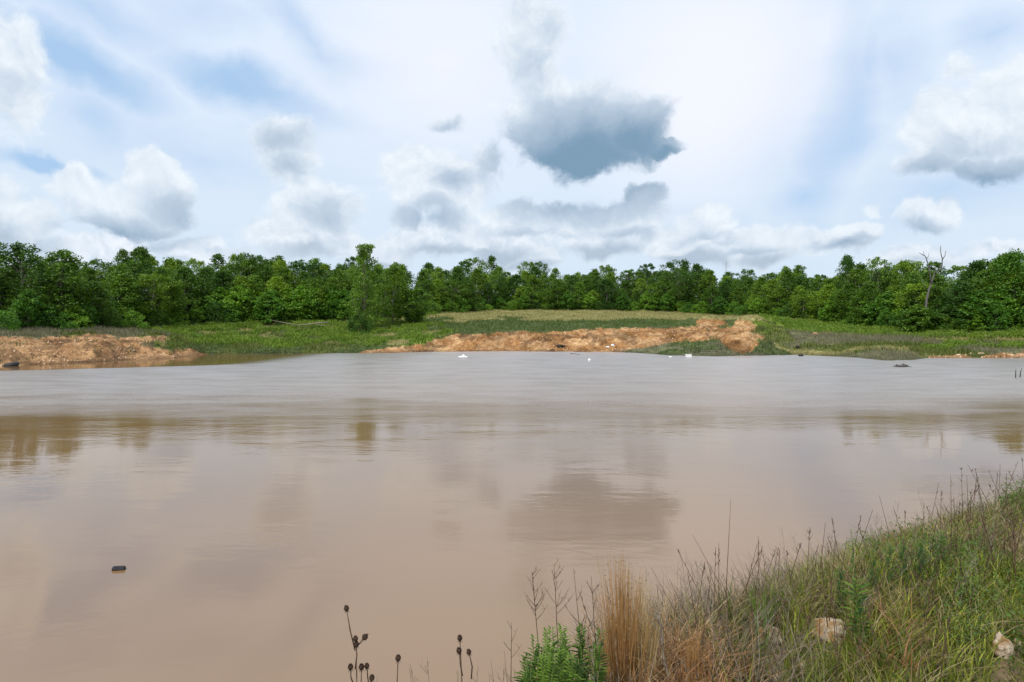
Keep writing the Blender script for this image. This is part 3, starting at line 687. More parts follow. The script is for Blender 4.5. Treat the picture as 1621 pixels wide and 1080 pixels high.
def shore_weeds():                       # tall dark weeds at the foot of the right mounds, green weeds left of the clay beach
    def patch(name, pts, lab, mat, n, hmul):
        L = []; 
        for (px, py, rx, ry, hh) in pts:
            for _ in range(int(n*rx*ry/200)):
                a = rng.random()*6.283; q = rng.random()**.5; x_ = px+math.cos(a)*q*rx; y_ = py+math.sin(a)*q*ry
                # march depth until the ground projects to the wanted row
                D = np.linspace(60, 150, 181); X = (x_-CX)/F*D; Z = base_h(X, D)[0]; rows = HY+F*(EYE-Z)/D
                g = np.where((Z > .02) & (rows <= y_))[0]
                if not len(g): continue
                d = D[g[0]]; x = (x_-CX)/F*d; z = GH(x, d); m = 14
                c = np.array([x, d, z+hh*hmul*(.35+.3*rng.random())])+rng.normal(0, 1, (m, 3))*np.array([.22, .22, hh*.28]); c[:, 2] = np.maximum(c[:, 2], z+.02); L.append(c)
        L = np.concatenate(L); V, Fc = leaf_quads(L, .05+.07*rng.random(len(L)), .3)
        tag(obj(name, mesh_np(name, V, Fc), mat), lab, 'weeds', kind='stuff')
    patch('mound_weeds', [(1110, 553, 50, 9, .8), (1060, 558, 50, 4, .6), (1150, 560, 50, 4, .5), (1020, 561, 35, 2, .4), (1230, 550, 28, 9, .7), (1215, 516, 26, 8, .7), (1130, 517, 22, 4, .4), (1170, 561, 30, 3, .5), (1205, 536, 18, 8, .6), (1150, 527, 20, 4, .4), (139, 543, 9, 7, .55), (150, 556, 9, 8, .35), (198, 552, 10, 8, .5), (208, 562, 9, 5, .4), (1140, 556, 14, 7, .4), (1180, 563, 34, 3, .45), (1135, 548, 14, 8, .4), (1204, 553, 12, 8, .5), (1150, 522, 40, 3, .35), (1208, 527, 14, 6, .5), (1090, 541, 25, 4, .4)],
          'dark weeds at the waterside foot of the clay mounds', leaf_mat('mound_weed', (.045, .065, .028), (.10, .12, .055), transl=.2), 9, 1)
    patch('shore_bushes', [(490, 548, 60, 9, .9), (420, 552, 50, 7, .8), (330, 543, 40, 9, .9), (370, 535, 60, 9, .7), (560, 548, 50, 7, .6), (640, 548, 30, 4, .4), (400, 521, 120, 5, .9), (600, 522, 50, 6, 1.1), (650, 530, 40, 8, .7)],
          'low green leafy weeds at the shore left of the clay beach', leaf_mat('shore_weed', (.06, .13, .015), (.14, .24, .03), transl=.3, scale=.3), 5, 1)
    patch('right_shore_weeds', [(1370, 562, 40, 6, .5), (1400, 548, 60, 8, .6), (1560, 535, 70, 7, .8), (1480, 541, 60, 6, .6), (1310, 548, 40, 8, .5), (1590, 528, 40, 5, 1.2), (1290, 515, 30, 5, .8)],
          'low weeds on the right stretch of the far shore', leaf_mat('right_weed', (.06, .10, .02), (.16, .21, .04), transl=.3, scale=.3), 5, 1)
shore_weeds()
def rubble():
    n = 5200; px = rng.uniform(-80, 1650, n); D0 = np.interp(px, CPX, KD[:, 0]); D1 = np.interp(px, CPX, KD[:, 3]); Y = D0+(D1-D0)*rng.random(n)**1.4; X = (px-CX)/F*Y
    Z, p_, py, cm = ground_h(X, Y); s = cm & (Z > -.02); P = np.stack([X, Y, Z], 1)[s]; m = len(P)
    ico = np.array([(0, 0, 1), (.9, 0, .1), (.28, .85, .15), (-.72, .53, .05), (-.72, -.53, .1), (.28, -.85, 0), (0, 0, -.8)])
    fc = np.array([(0, 1, 2), (0, 2, 3), (0, 3, 4), (0, 4, 5), (0, 5, 1), (6, 2, 1), (6, 3, 2), (6, 4, 3), (6, 5, 4), (6, 1, 5)])
    sc = (.05+.16*rng.random(m)**3)[:, None, None]; V = P[:, None]+ico[None]*sc*(1+.5*(rng.random((m, 7, 3))-.5))
    Fc = (np.arange(m)[:, None, None]*7+fc[None]).reshape(-1, 3)
    tag(obj('rubble', mesh_np('rubble', V.reshape(-1, 3), Fc), M['clod']), 'pale stone rubble scattered over the clay banks', 'rubble', kind='stuff')
rubble()

# ---------------------------------------------------------------- things on the water and shore
def rock_mesh(name, c, r, seed, label, mat='stone', cat='rock', group=None):
    rr = np.random.default_rng(seed); mb = MB(); ph = rr.random(9)*6
    pl = rr.normal(size=(7, 3)); pl /= np.linalg.norm(pl, axis=1)[:, None]
    def fn(x, y, z):
        k = 1+.10*math.sin(4*x+ph[0])*math.cos(5*y+ph[1])+.06*math.sin(9*z+ph[2]+4*x)+.05*math.sin(13*y+ph[3]+6*x)+.03*math.sin(23*x+17*z)
        for p in pl:
            d = p[0]*x+p[1]*y+p[2]*z
            if d > .62: k *= 1-(d-.62)*.5
        return k
    mb.ball((0, 0, 0), r, 36, 22, fn); o = mb.build(name, M[mat]); o.location = c; tag(o, label, cat, group); return o
def onwater(px, py, z=0): Y = F*EYE/(py-HY); return ((px-CX)/F*Y, Y, z)
def onshore(px, Y, dz=0): x = (px-CX)/F*Y; return (x, Y, GH(x, Y)+dz)
# black float close by
mb = MB(); mb.tube([(-.095, 0, 0), (-.085, 0, 0), (.08, 0, .0), (.095, 0, -.005)], [.022, .05, .052, .03], 14)
for i in range(6): mb.torus((0, 0, 0), .001, .001, 3, 3)
float_ = MB()
prof = [(-.10, .02), (-.092, .046)]+[(-.08+.16*i/10, .050+.006*(i % 2)) for i in range(11)]+[(.092, .044), (.10, .02)]
float_.tube([(a, 0, .012) for a, _ in prof], [b for _, b in prof], 16)
o = float_.build('float', M['black']); o.scale = (.88, .88, .8); o.location = onwater(188, 902); o.rotation_euler = (0, 0, .12)
tag(o, 'small black ribbed float lying low in the brown water, lower left', 'float')
mb = MB(); mb.torus((0, 0, .1), .42, .17, 28, 10, (.12, .1)); o = mb.build('tyre', M['black']); o.location = onwater(18, 579.5); tag(o, 'black tyre half sunk beside the left clay bank', 'tyre')
def brush(name, c, L, H, n, label, cat, mat='brush', seed=1, thick=.05):
    rr = np.random.default_rng(seed); mb = MB()
    for i in range(n):
        a = rr.normal(0, .4); x0 = rr.uniform(-.5, .5)*L; l = L*(.2+.35*rr.random())
        env = H*(1-(2*x0/L)**2)*(.35+.65*rr.random())
        mb.tube([(x0, rr.normal(0, .15*L), -.04), (x0+l*.3, rr.normal(0, .12*L), env), (x0+l*.75*math.cos(a), rr.normal(0, .15*L), env*rr.uniform(.1, 1.1))], [thick, thick*.8, thick*.3], 5)
    o = mb.build(name, M[mat]); o.location = c; tag(o, label, cat); return o
brush('brush_pile', onshore(884, 100.2, .0), 2.0, .42, 34, 'dark heap of brush at the waterline below the clay beach', 'brush pile', seed=3, thick=.11)
brush('driftwood', onwater(905, 560.5), .9, .08, 8, 'dark driftwood sliver floating right of the dark brush heap', 'driftwood', seed=5, thick=.06)
brush('driftwood', onwater(915, 561.5), .4, .07, 5, 'smallest dark driftwood piece just above the white float ball', 'driftwood', seed=6, thick=.05)
brush('sunken_branch', onwater(1424, 581), 1.5, .3, 20, 'grey half-sunk branch in the water off the right shore', 'branch', 'snag', 8, .045)
def white_heap(c, parts, label, seed=2, name='plastic_sheet', cat='plastic sheet'):
    rr = np.random.default_rng(seed); mb = MB()
    for (x, z, rx, rz_) in parts:
        ph = rr.random(4)*6
        mb.ball((x, 0, z), (rx, rx*.8, rz_), 18, 12, lambda a, b, c_: 1+.22*math.sin(5*a+ph[0])*math.sin(4*b+ph[1])+.12*math.sin(9*c_+ph[2]+5*a))
    o = mb.build(name, M['white'], smooth=False); o.location = c; tag(o, label, cat)
white_heap(onwater(733, 566), [(-.28, .05, .28, .10), (.05, .13, .18, .22), (.34, .05, .2, .10), (-.05, .05, .3, .09)], 'crumpled white plastic sheet floating off the clay beach')
mb = MB(); mb.ball((0, 0, .06), .15, 20, 14); mb.tube([(0, 0, .20), (0, 0, .24)], [.03, .03], 8); o = mb.build('float_ball', M['white']); o.location = onwater(933, 571); tag(o, 'round white float ball on the water below the clay beach', 'float')
def box_bucket(c):
    e = empty('plastic_box', c, .2); tag(e, 'white plastic box lying at the water edge below the mounds', 'box')
    mb = MB(); w, d, h = .27, .2, .3
    V = [(-w, -d, 0), (w, -d, 0), (w, d, 0), (-w, d, 0), (-w*1.06, -d*1.06, h), (w*1.06, -d*1.06, h), (w*1.06, d*1.06, h), (-w*1.06, d*1.06, h)]
    mb.add(V, [(3, 2, 1, 0), (0, 1, 5, 4), (1, 2, 6, 5), (2, 3, 7, 6), (3, 0, 4, 7)]); mb.build('body', M['white'], e, False)
    mb = MB(); V = [(a*1.12, b*1.12, z) for z in (h-.01, h+.05) for a, b in ((-w, -d), (w, -d), (w, d), (-w, d))]
    mb.add(V, [(3, 2, 1, 0), (4, 5, 6, 7), (0, 1, 5, 4), (1, 2, 6, 5), (2, 3, 7, 6), (3, 0, 4, 7)]); mb.build('lid', M['white'], e, False)
box_bucket(onwater(1090, 566, .02))
white_heap(onwater(1061, 565.5), [(0, .03, .14, .08), (.12, .01, .1, .07)], 'small pale plastic bag at the water edge left of the white box', 4, 'plastic_bag', 'bag')
rock_mesh('rock', onshore(962, 98, .05), (.32, .25, .18), 3, 'left one of two white stones low on the clay beach', 'white')
rock_mesh('rock', onshore(970, 98.2, .06), (.30, .25, .2), 4, 'right one of two white stones low on the clay beach', 'white')
rock_mesh('rock', onwater(1268, 564, .05), (.32, .25, .22), 5, 'black lump at the waterline right of the clay mounds', 'black')
rock_mesh('rock', onshore(1264, 89.5, .12), (.38, .3, .32), 6, 'dark brown lump in grass just above the shore right of mounds', 'brush')
rock_mesh('rock', onshore(1290, 98, .12), (.42, .3, .3), 16, 'reddish clod in the grass farther up right of the mounds', 'clod')
for i, (px, Y, r, lb) in enumerate([(1518, 78.6, .33, 'leftmost pale stone on the right shore strip'), (1538, 79.0, .3, 'middle pale stone on the right shore strip'), (1552, 79.0, .42, 'pale stone on the right shore beside the clay spit'),
                                 (1598, 79.5, .5, 'large orange stone on the clay spit at the right'), (1617, 79.2, .6, 'largest orange stone at the right end of the clay spit')]):
    rock_mesh('rock', onshore(px, Y, .05), (r, r*.8, r*.55), 20+i, lb, 'clod' if i > 2 else 'stone')
# reeds or sticks standing in the water at the right
for px, py, h, lx, lb in ((1608, 598, .62, .02, 'dark upright stick standing in the water near the right edge'), (1614.5, 597, .62, .14, 'slanted thin stick in the water at the right edge')):
    mb = MB(); mb.tube([(0, 0, -.1), (lx*.4, 0, h*.5), (lx, 0, h)], [.035, .03, .012], 6); mb.tube([(lx*.4, 0, h*.5), (lx*.4-.06, 0, h*.62)], [.015, .006], 5)
    o = mb.build('stick', M['brush']); o.location = onwater(px, py); tag(o, lb, 'stick')
# fallen log left of the tall tree
def log():
    e = empty('fallen_tree', (0, 0, 0)); tag(e, 'pale bare fallen tree lying at the wood edge left of tall tree', 'fallen tree')
    D = 111.; q = lambda a, b, d=0: tuple(at(a, b, D+d))
    mb = MB(); mb.tube([q(470, 515), q(488, 513.5), q(505, 511), q(520, 510.5)], [.07, .09, .11, .08], 7); mb.build('trunk', M['greystem'], e)
    mb = MB(); mb.tube([q(470, 515), q(455, 512), q(440, 509), q(430, 507)], [.07, .06, .05, .02], 6); mb.build('limb', M['greystem'], e)
    mb = MB(); mb.tube([q(498, 512), q(508, 515), q(516, 516)], [.07, .05, .02], 6); mb.build('limb', M['greystem'], e)
log()

# ---------------------------------------------------------------- foreground bank vegetation
BH = lambda x, y: float(bank_h(np.array([x]), np.array([y]))[0])
def fg_points(n, y0=2.2, y1=8.5, s0=-1.5, s1=1.3, xmin=-.35, xmax=8):
    x = rng.uniform(xmin, xmax, n*3); s = rng.uniform(s0, s1, n*3); y = np.interp(x, CRX, CRY)+s
    px = CX+F*x/y; k = (px < 1800) & (px > 640) & (y > y0) & (y < y1)
    x, y = x[k][:n], y[k][:n]
    return x, y, CX+F*x/y
ROCKPX = [(1312, 998, 60, 34), (1217, 1010, 46, 36), (1272, 1052, 22, 12), (1586, 1026, 34, 40), (1612, 1020, 16, 16), (1224, 1072, 24, 22), (1178, 1008, 18, 16)]
def march(px, py):
    D = np.linspace(2.2, 8, 600); X = (px-CX)/F*D; Z = bank_h(X, D); rows = HY+F*(EYE-Z)/D
    d = D[np.argmin(np.abs(rows-py))]; return (px-CX)/F*d, d
ROCKAT = [(*march(a, b+h*.35), w/F*march(a, b+h*.35)[1]*.5) for a, b, w, h in ROCKPX]
def rock_clear(x, y):
    c = np.zeros(np.shape(x))
    for X0, Y0, r in ROCKAT:              # trampled, short growth on the near side of each rock
        u = X0/Y0; along = Y0-y; across = np.abs(x-u*y)
        c = np.maximum(c, (1-sstep(r*.7, r*1.2, across))*(along > -r*1.1)*(1-sstep(.22, .6, along)))
    return c
def rustzone(x, y):
    px = CX+F*x/y
    return .75*sstep(1000, 1025, px)*(1-sstep(1105, 1140, px))*(1-sstep(3.15, 3.35, y))
def fg_grass(name, label, n, a, b, h0, w0, dens, lean=.12, curl=.5, hs=1.0, seed=0, tr=.3, seg=4, **kw):
    x, y, px = fg_points(n, **kw); p = dens(px, x, y); k = rng.random(len(x)) < p; x, y, px = x[k], y[k], px[k]; m = len(x)
    hn = .45+1.1*fbm(x*1.6, y*1.6, 100+seed)
    # the vegetation is shorter on the left, where the bank tapers off
    taper = np.interp(px, [700, 800, 900, 1050, 1200, 1400, 1621], [.2, .35, .7, .8, .68, .58, .40])
    h = h0*hn*taper*(.45+.75*rng.random(m)**1.3)*hs*(1-.80*rock_clear(x, y))*(1 if name in ('rust_grass', 'curled_grass') else 1-.72*rustzone(x, y))
    ang_ = fbm(x*.9, y*.9, 130+seed)*6.28*2; ln = np.stack([np.cos(ang_), np.sin(ang_)], 1)*lean*.6+rng.normal(0, lean, (m, 2))
    B = np.stack([x, y, bank_h(x, y)-.01], 1)
    V, Fc = blades(B, h, w0*(.6+.8*rng.random(m)), ln*(h/h0)[:, None], seg, curl=curl)
    tag(obj(name, mesh_np(name, V, Fc), leaf_mat(name, a, b, transl=tr, scale=2.2)), label, 'grass', kind='stuff')
R = lambda px, a, b, s=25: sstep(a-s, a+s, px)*(1-sstep(b-s, b+s, px))
fg_grass('green_grass', 'fine olive green grass covering the near bank', 40000, (.075, .105, .012), (.38, .39, .055), .42, .0070,
         lambda px, x, y: .30+.7*R(px, 1215, 1900)*(.35+.65*(fbm(x*1.3, y*1.3, 5) > .45)), seed=1)
fg_grass('lush_grass', 'brighter yellow green grass blades on the near bank', 14000, (.16, .21, .018), (.44, .46, .07), .36, .0085,
         lambda px, x, y: (fbm(x*1.1, y*1.1, 15) > .5)*(.15+.85*R(px, 1220, 1900)), seed=2, lean=.1)
fg_grass('dry_grass', 'dry straw coloured grass mixed through the near bank', 32000, (.22, .16, .075), (.68, .56, .34), .44, .0060,
         lambda px, x, y: .35+.65*(fbm(x*1.2, y*1.2, 25) > .5), seed=3, lean=.2, curl=.8, tr=.15)
fg_grass('dead_weeds', 'dark thin dead weed stems on the near bank', 20000, (.05, .036, .022), (.22, .17, .12), .50, .0045,
         lambda px, x, y: .28+.6*R(px, 930, 1270), seed=4, lean=.2, curl=.3, tr=.05)
fg_grass('curled_grass', 'broad patch of rust and tan curled dead grass right of the tall tuft', 6500, (.20, .09, .03), (.52, .32, .15), .36, .0062,
         lambda px, x, y: np.maximum(R(px, 1015, 1125, 12), .22*R(px, 1125, 1215, 12))*(.35+.65*(fbm(x*3, y*3, 9) > .45)), seed=7, lean=.2, curl=1.0, tr=.15, xmin=.35, xmax=1.3, s0=-1.1, s1=.5)
fg_grass('rust_grass', 'rust brown curled dead grass patch on the near bank', 22000, (.22, .11, .045), (.62, .40, .22), .44, .0085,
         lambda px, x, y: R(px, 1015, 1135, 12)*(y < 3.35+.0*x)+.8*R(px, 1140, 1200, 10)*(y < 3.3)+.5*R(px, 1375, 1440, 20)*(fbm(x*2, y*2, 3) > .4), seed=5, lean=.22, curl=1.0, tr=.15)
fg_grass('low_leaves', 'short dense green undergrowth on the near bank', 26000, (.045, .075, .014), (.13, .17, .035), .17, .010,
         lambda px, x, y: .9+0*x, seed=6, lean=.12, curl=.9)
# branching weed (thin stems with side twigs)
def twiggy(mb, base, H, lean, nb, r0, rr, spread=.35, top=False):
    p0 = np.array(base); tip = p0+np.array([lean[0], lean[1], H]); mid = p0*.5+tip*.5+np.array([rr.normal(0, .03), rr.normal(0, .03), .0])*H
    mb.tube([p0, p0*.7+mid*.3, mid, mid*.45+tip*.55, tip], [r0, r0*.9, r0*.75, r0*.5, r0*.22], 5, False)
    ends = [tip]
    for i in range(nb):
        t = (.35+.6*rr.random()) if not top else (.72+.27*rr.random()); s = p0+(mid-p0)*(t*2) if t < .5 else mid+(tip-mid)*(t*2-1)
        a = rr.random()*6.28; L = H*spread*(1.05-t)*(.6+.7*rr.random())+.02
        e = s+np.array([math.cos(a)*L*.7, math.sin(a)*L*.5, L*.8]); m2 = (s+e)/2-np.array([0, 0, L*.04])
        mb.tube([s, m2, e], [r0*.45, r0*.35, r0*.15], 4, False); ends.append(e)
        for _ in range(2):
            e2 = m2+(e-m2)*rr.random()+rr.normal(0, .25, 3)*L*.5+np.array([0, 0, L*.2]); mb.tube([m2*.5+e*.5, e2], [r0*.25, r0*.12], 3, False); ends.append(e2)
    return ends
def fgbase(px, Y): x = (px-CX)/F*Y; return np.array([x, Y, BH(x, Y)])
def height_to(px, py, Y):
    b = fgbase(px, Y); return EYE-(py-HY)/F*Y-b[2]
def many_weeds():
    rr = np.random.default_rng(5); mb = MB(); x, y, px = fg_points(900, s0=-.6, s1=.9)
    for i in range(len(x)):
        if rr.random() > (.62 if 930 < px[i] < 1270 else .22) or px[i] < 860 or rustzone(x[i], y[i]) > rr.random() or rock_clear(x[i], y[i]) > .4: continue
        H = rr.uniform(.3, .62)*np.interp(px[i], [850, 1000, 1621], [.7, .9, .72])
        twiggy(mb, (x[i], y[i], BH(x[i], y[i])), H, rr.normal(0, .09, 2), int(rr.integers(4, 10)), .0022, rr, .4)
    tag(mb.build('twiggy_weeds', M['greystem']), 'tangle of thin grey branching dead weeds on the near bank', 'weeds', kind='stuff')
many_weeds()
def lone_weed(px, Y, toppy, topdx, label, mat='drystem', nb=9, top=True, seed=0, name='dry_weed', cat='weed', r0=.003, group=None, spread=.3):
    rr = np.random.default_rng(seed); b = fgbase(px, Y); H = height_to(px, toppy, Y); mb = MB()
    twiggy(mb, b, H, (topdx/F*Y, 0), nb, r0, rr, spread, top); o = mb.build(name, M[mat]); tag(o, label, cat, group)
lone_weed(868, 2.72, 905, -26, 'dry weed with a fine forked top, leftmost behind the leafy plants', seed=11, nb=16)
lone_weed(893, 2.75, 893, -16, 'dry weed with wide forked top above the leafy green plants', seed=12, nb=14)
lone_weed(902, 2.8, 900, 6, 'bare thin dry stalk right of the forked weeds', seed=13, nb=3)
lone_weed(940, 2.8, 912, -4, 'bare upright dry stalk left of the rusty grass tuft', seed=14, nb=5)
lone_weed(828, 2.62, 985, -18, 'short dry stalk left of the leafy green plants', seed=15, nb=4)
lone_weed(1156, 3.4, 790, 1, 'single very tall thin stalk rising over the water', seed=16, nb=0, r0=.0028)
lone_weed(1110, 3.25, 905, -22, 'bare dark stalk leaning left between rusty tuft and tall stalk', seed=17, nb=3, top=False)
lone_weed(1505, 4.9, 752, 0, 'tallest thin seed stalk above the grass at the right', seed=18, nb=5, top=False, r0=.0035, spread=.15)
lone_weed(1540, 5.0, 774, -2, 'upright dark stalk second tallest at the right', seed=19, nb=2, top=False, r0=.0045, spread=.15)
lone_weed(1280, 3.75, 872, 14, 'slanting dark grass stalk at the top of the bank, left of nettle', seed=20, nb=1, top=False, r0=.0035)
lone_weed(1312, 3.8, 862, -12, 'dark stalk leaning left just left of the tall nettle', seed=21, nb=2, top=False, r0=.0035)
lone_weed(1075, 2.95, 925, -35, 'dead arching branch leaning left below the rusty tuft', 'greystem', seed=22, nb=8, top=False, r0=.006)
lone_weed(1580, 4.6, 800, -30, 'bushy dark weed at the right edge of the bank', seed=23, nb=14, top=False, r0=.004)
lone_weed(1610, 4.6, 790, -18, 'dark weed touching the right edge of the picture', seed=24, nb=12, top=False, r0=.004)
lone_weed(1500, 4.1, 900, -60, 'long dark fallen stalk slanting across the green grass', seed=25, nb=5, top=False, r0=.005)
def tall_stems():
    rr = np.random.default_rng(15); mb = MB(); x, y, px = fg_points(270, s0=-.9, s1=.7)
    for i in range(len(x)):
        if px[i] < 900: continue
        H = rr.uniform(.4, .72)*np.interp(px[i], [850, 1000, 1621], [.75, .8, .78]); l = rr.normal(0, .1, 2)
        b = np.array([x[i], y[i], BH(x[i], y[i])]); t = b+np.array([l[0], l[1], H]); m = (b+t)/2-np.array([l[0], l[1], 0])*.15
        mb.tube([b, m, t], [.0026, .0022, .0012], 4, False)
        for k in range(int(rr.integers(0, 7))):
            q = m+(t-m)*rr.uniform(.55, 1); mb.tube([q, q+np.array([rr.normal(0, .010), rr.normal(0, .01), .022])], [.0028, .0008], 4, False)
    tag(mb.build('seed_stems', M['drystem']), 'scattered tall brown seed stems over the near bank', 'grass', kind='stuff')
tall_stems()
def forbs():                              # small-leaved green undergrowth between the grass
    x, y, px = fg_points(2600, s0=-1.2, s1=.7); k = (fbm(x*1.4, y*1.4, 301) > .5) & (px > 1225) & (rng.random(len(x)) < .8); x, y = x[k], y[k]; m = 26
    c = np.stack([x, y, bank_h(x, y)], 1)[:, None]+rng.normal(0, 1, (len(x), m, 3))*np.array([.035, .035, 0]); hh = (.10+.22*rng.random((len(x), 1)))*(1-.8*rock_clear(x, y))[:, None]
    c[:, :, 2] += hh*(.15+rng.random((len(x), m))); c = c.reshape(-1, 3)
    V, Fc = leaf_quads(c, .007+.011*rng.random(len(c)), .4, aspect=.4)
    tag(obj('forbs', mesh_np('forbs', V, Fc), leaf_mat('forbs', (.04, .085, .014), (.15, .23, .04), transl=.35, scale=2)), 'small leaved green herbs between the near grass', 'herbs', kind='stuff')
forbs()
# two upright tufts
def tuft(name, px, Y, toppy, wpx, n, mat, label, seed, wid=.004, lean=.05, flare=.5, cat='grass tuft'):
    rr = np.random.default_rng(seed); b = fgbase(px, Y); H = height_to(px, toppy, Y); W = wpx/F*Y
    ox = rr.normal(0, .28, n)*W*flare; oy = rr.normal(0, .28, n)*W*flare
    B = np.stack([b[0]+ox, b[1]+oy, np.full(n, b[2]-.01)], 1); h = H*(.45+.6*rr.random(n)**.8)*(1-.25*np.abs(ox)/(W*.5+1e-6))
    ln = np.stack([ox*1.1+rr.normal(0, lean, n)*H, oy*1.1+rr.normal(0, lean, n)*H], 1)
    V, Fc = blades(B, h, wid*(.6+.8*rr.random(n)), ln, 5, rr, .25)
    Cn = B+np.stack([ln[:, 0]*.8, ln[:, 1]*.8, h*.86], 1); 
    V2, F2 = leaf_quads(Cn+rr.normal(0, .006, (n, 3)), .007, -.5, rr, .3); Fc = np.concatenate([Fc, F2+len(V)]); V = np.concatenate([V, V2])
    o = obj(name, mesh_np(name, V, Fc), mat); tag(o, label, cat); return o
M['rust'] = leaf_mat('rust_tuft', (.34, .19, .075), (.68, .48, .24), transl=.2, scale=8)
M['straw'] = leaf_mat('straw_tuft', (.30, .20, .09), (.55, .42, .22), transl=.2, scale=8)
M['reed'] = leaf_mat('reed_tuft', (.10, .17, .03), (.22, .30, .06), transl=.3, scale=6)
tuft('grass_tuft', 985, 3.0, 852, 44, 340, M['rust'], 'tall dense rust brown grass tuft standing up over the water', 1, .0045, .03, .9)
tuft('grass_tuft', 1018, 3.05, 872, 50, 130, M['straw'], 'looser straw coloured half of grass clump right of rust tuft', 2, .0035, .06, .8)
tuft('grass_tuft', 1097, 2.95, 975, 22, 160, M['rust'], 'short narrow rust tuft above the curled dead grass', 3, .004, .03, .8)
tuft('reed_tuft', 1212, 3.5, 892, 28, 26, M['reed'], 'small green reed tuft at the crest right of the tall stalk', 4, .008, .06, .6)
tuft('reed_tuft', 706, 2.55, 1035, 60, 16, M['reed'], 'thin green grass sprig at bottom edge beside the seed stalks', 5, .004, .14, .5)
# leafy plants
def leafy(name, px, Y, toppy, mat, label, seed, n=34, ll=.055, r0=.003, dx=0, cat='leafy plant', group=None, whorl=3):
    rr = np.random.default_rng(seed); b = fgbase(px, Y); H = height_to(px, toppy, Y); e = empty(name, tuple(b)); tag(e, label, cat, group)
    tip = np.array([dx/F*Y, rr.normal(0, .02), H]); mb = MB(); pts = [tip*t+np.array([math.sin(t*5+seed)*.008, 0, 0]) for t in np.linspace(0, 1, 6)]
    mb.tube(pts, [r0*(1-.6*t) for t in np.linspace(0, 1, 6)], 5); mb.build('stem', M['stemgreen'], e)
    V = []; Fc = []
    for i in range(n):
        t = .25+.75*(i/n); p = tip*t
        for k in range(whorl):
            a = i*1.9+k*6.283/whorl+rr.normal(0, .2); L = ll*(.7+.5*rr.random())*(1 if t < .85 else .6)
            d = np.array([math.cos(a), math.sin(a), .35+.3*t]); d /= np.linalg.norm(d); s = np.cross(d, (0, 0, 1)); s /= np.linalg.norm(s); w = L*.14
            q = [p, p+d*L*.35-s*w, p+d*L*.7-s*w*.8-np.array([0, 0, L*.08]), p+d*L-np.array([0, 0, L*.22]), p+d*L*.7+s*w*.8-np.array([0, 0, L*.08]), p+d*L*.35+s*w]
            m = [p+d*L*.35+np.array([0, 0, -w*.35]), p+d*L*.7-np.array([0, 0, L*.08+w*.3])]
            k0 = len(V); V += q+m; Fc += [(k0, k0+1, k0+6, k0+6), (k0+1, k0+2, k0+7, k0+6), (k0+2, k0+3, k0+7, k0+7), (k0, k0+6, k0+5, k0+5), (k0+6, k0+7, k0+4, k0+5), (k0+7, k0+3, k0+4, k0+4)]
    me = bpy.data.meshes.new('leaves'); me.from_pydata([tuple(map(float, v)) for v in V], [], [tuple(dict.fromkeys(f)) for f in Fc]); obj('foliage', me, mat, e)
    return e
M['stemgreen'] = rough_mat('green_stem', (.07, .11, .025), (.14, .18, .05), 20, bump=0)
M['leafy'] = leaf_mat('leafy_plant', (.06, .125, .012), (.24, .37, .05), transl=.4, scale=9)
M['nettle'] = leaf_mat('nettle', (.06, .13, .02), (.15, .25, .045), transl=.35, scale=9)
LP = [(832, 2.60, 1042), (845, 2.66, 1020), (856, 2.62, 1004), (868, 2.70, 995), (880, 2.64, 988), (893, 2.72, 986), (905, 2.66, 996), (918, 2.72, 992), (930, 2.68, 1004), (944, 2.76, 1000),
      (852, 2.50, 1040), (872, 2.48, 1030), (890, 2.50, 1024), (910, 2.50, 1030), (928, 2.52, 1040), (838, 2.46, 1062), (862, 2.56, 1016), (900, 2.60, 1008), (822, 2.50, 1050), (828, 2.62, 1034), (950, 2.70, 1022)]
LP.sort()
for i, (px, Y, tp) in enumerate(LP):
    leafy('leafy_plant', px, Y, tp, M['leafy'], '%s leafy bright green plant from the left in the clump on the near bank' % ORD[i], 50+i, 34, .052, group='leafy green plants at the bank edge', dx=random.uniform(-16, 16))
leafy('nettle', 1354, 3.95, 838, M['nettle'], 'tall upright nettle-like plant with small leaves rising above bank crest', 80, 26, .035, dx=-4, cat='weed')
leafy('nettle', 1362, 3.55, 915, M['leafy'], 'dark stemmed plant with broad drooping green leaves beside the pale rock', 81, 14, .085, dx=-6, cat='weed')
for i, (px, Y, tp, lb) in enumerate([(1412, 4.25, 862, 'leafy bush tip at crest right of the nettle'), (1430, 4.35, 856, 'taller leafy weed tip two right of the nettle'), (1452, 4.4, 852, 'leafy weed in mid crest left of tall seed stalk'),
                                 (1332, 3.95, 898, 'leafy weed just left of the nettle foot'), (1385, 4.1, 880, 'leafy weed just right of the nettle foot'), (1490, 4.6, 838, 'leafy weed at the foot of the tallest seed stalk')]):
    leafy('leafy_weed', px, Y, tp, M['nettle'], lb, 90+i, 24, .05, cat='weed')
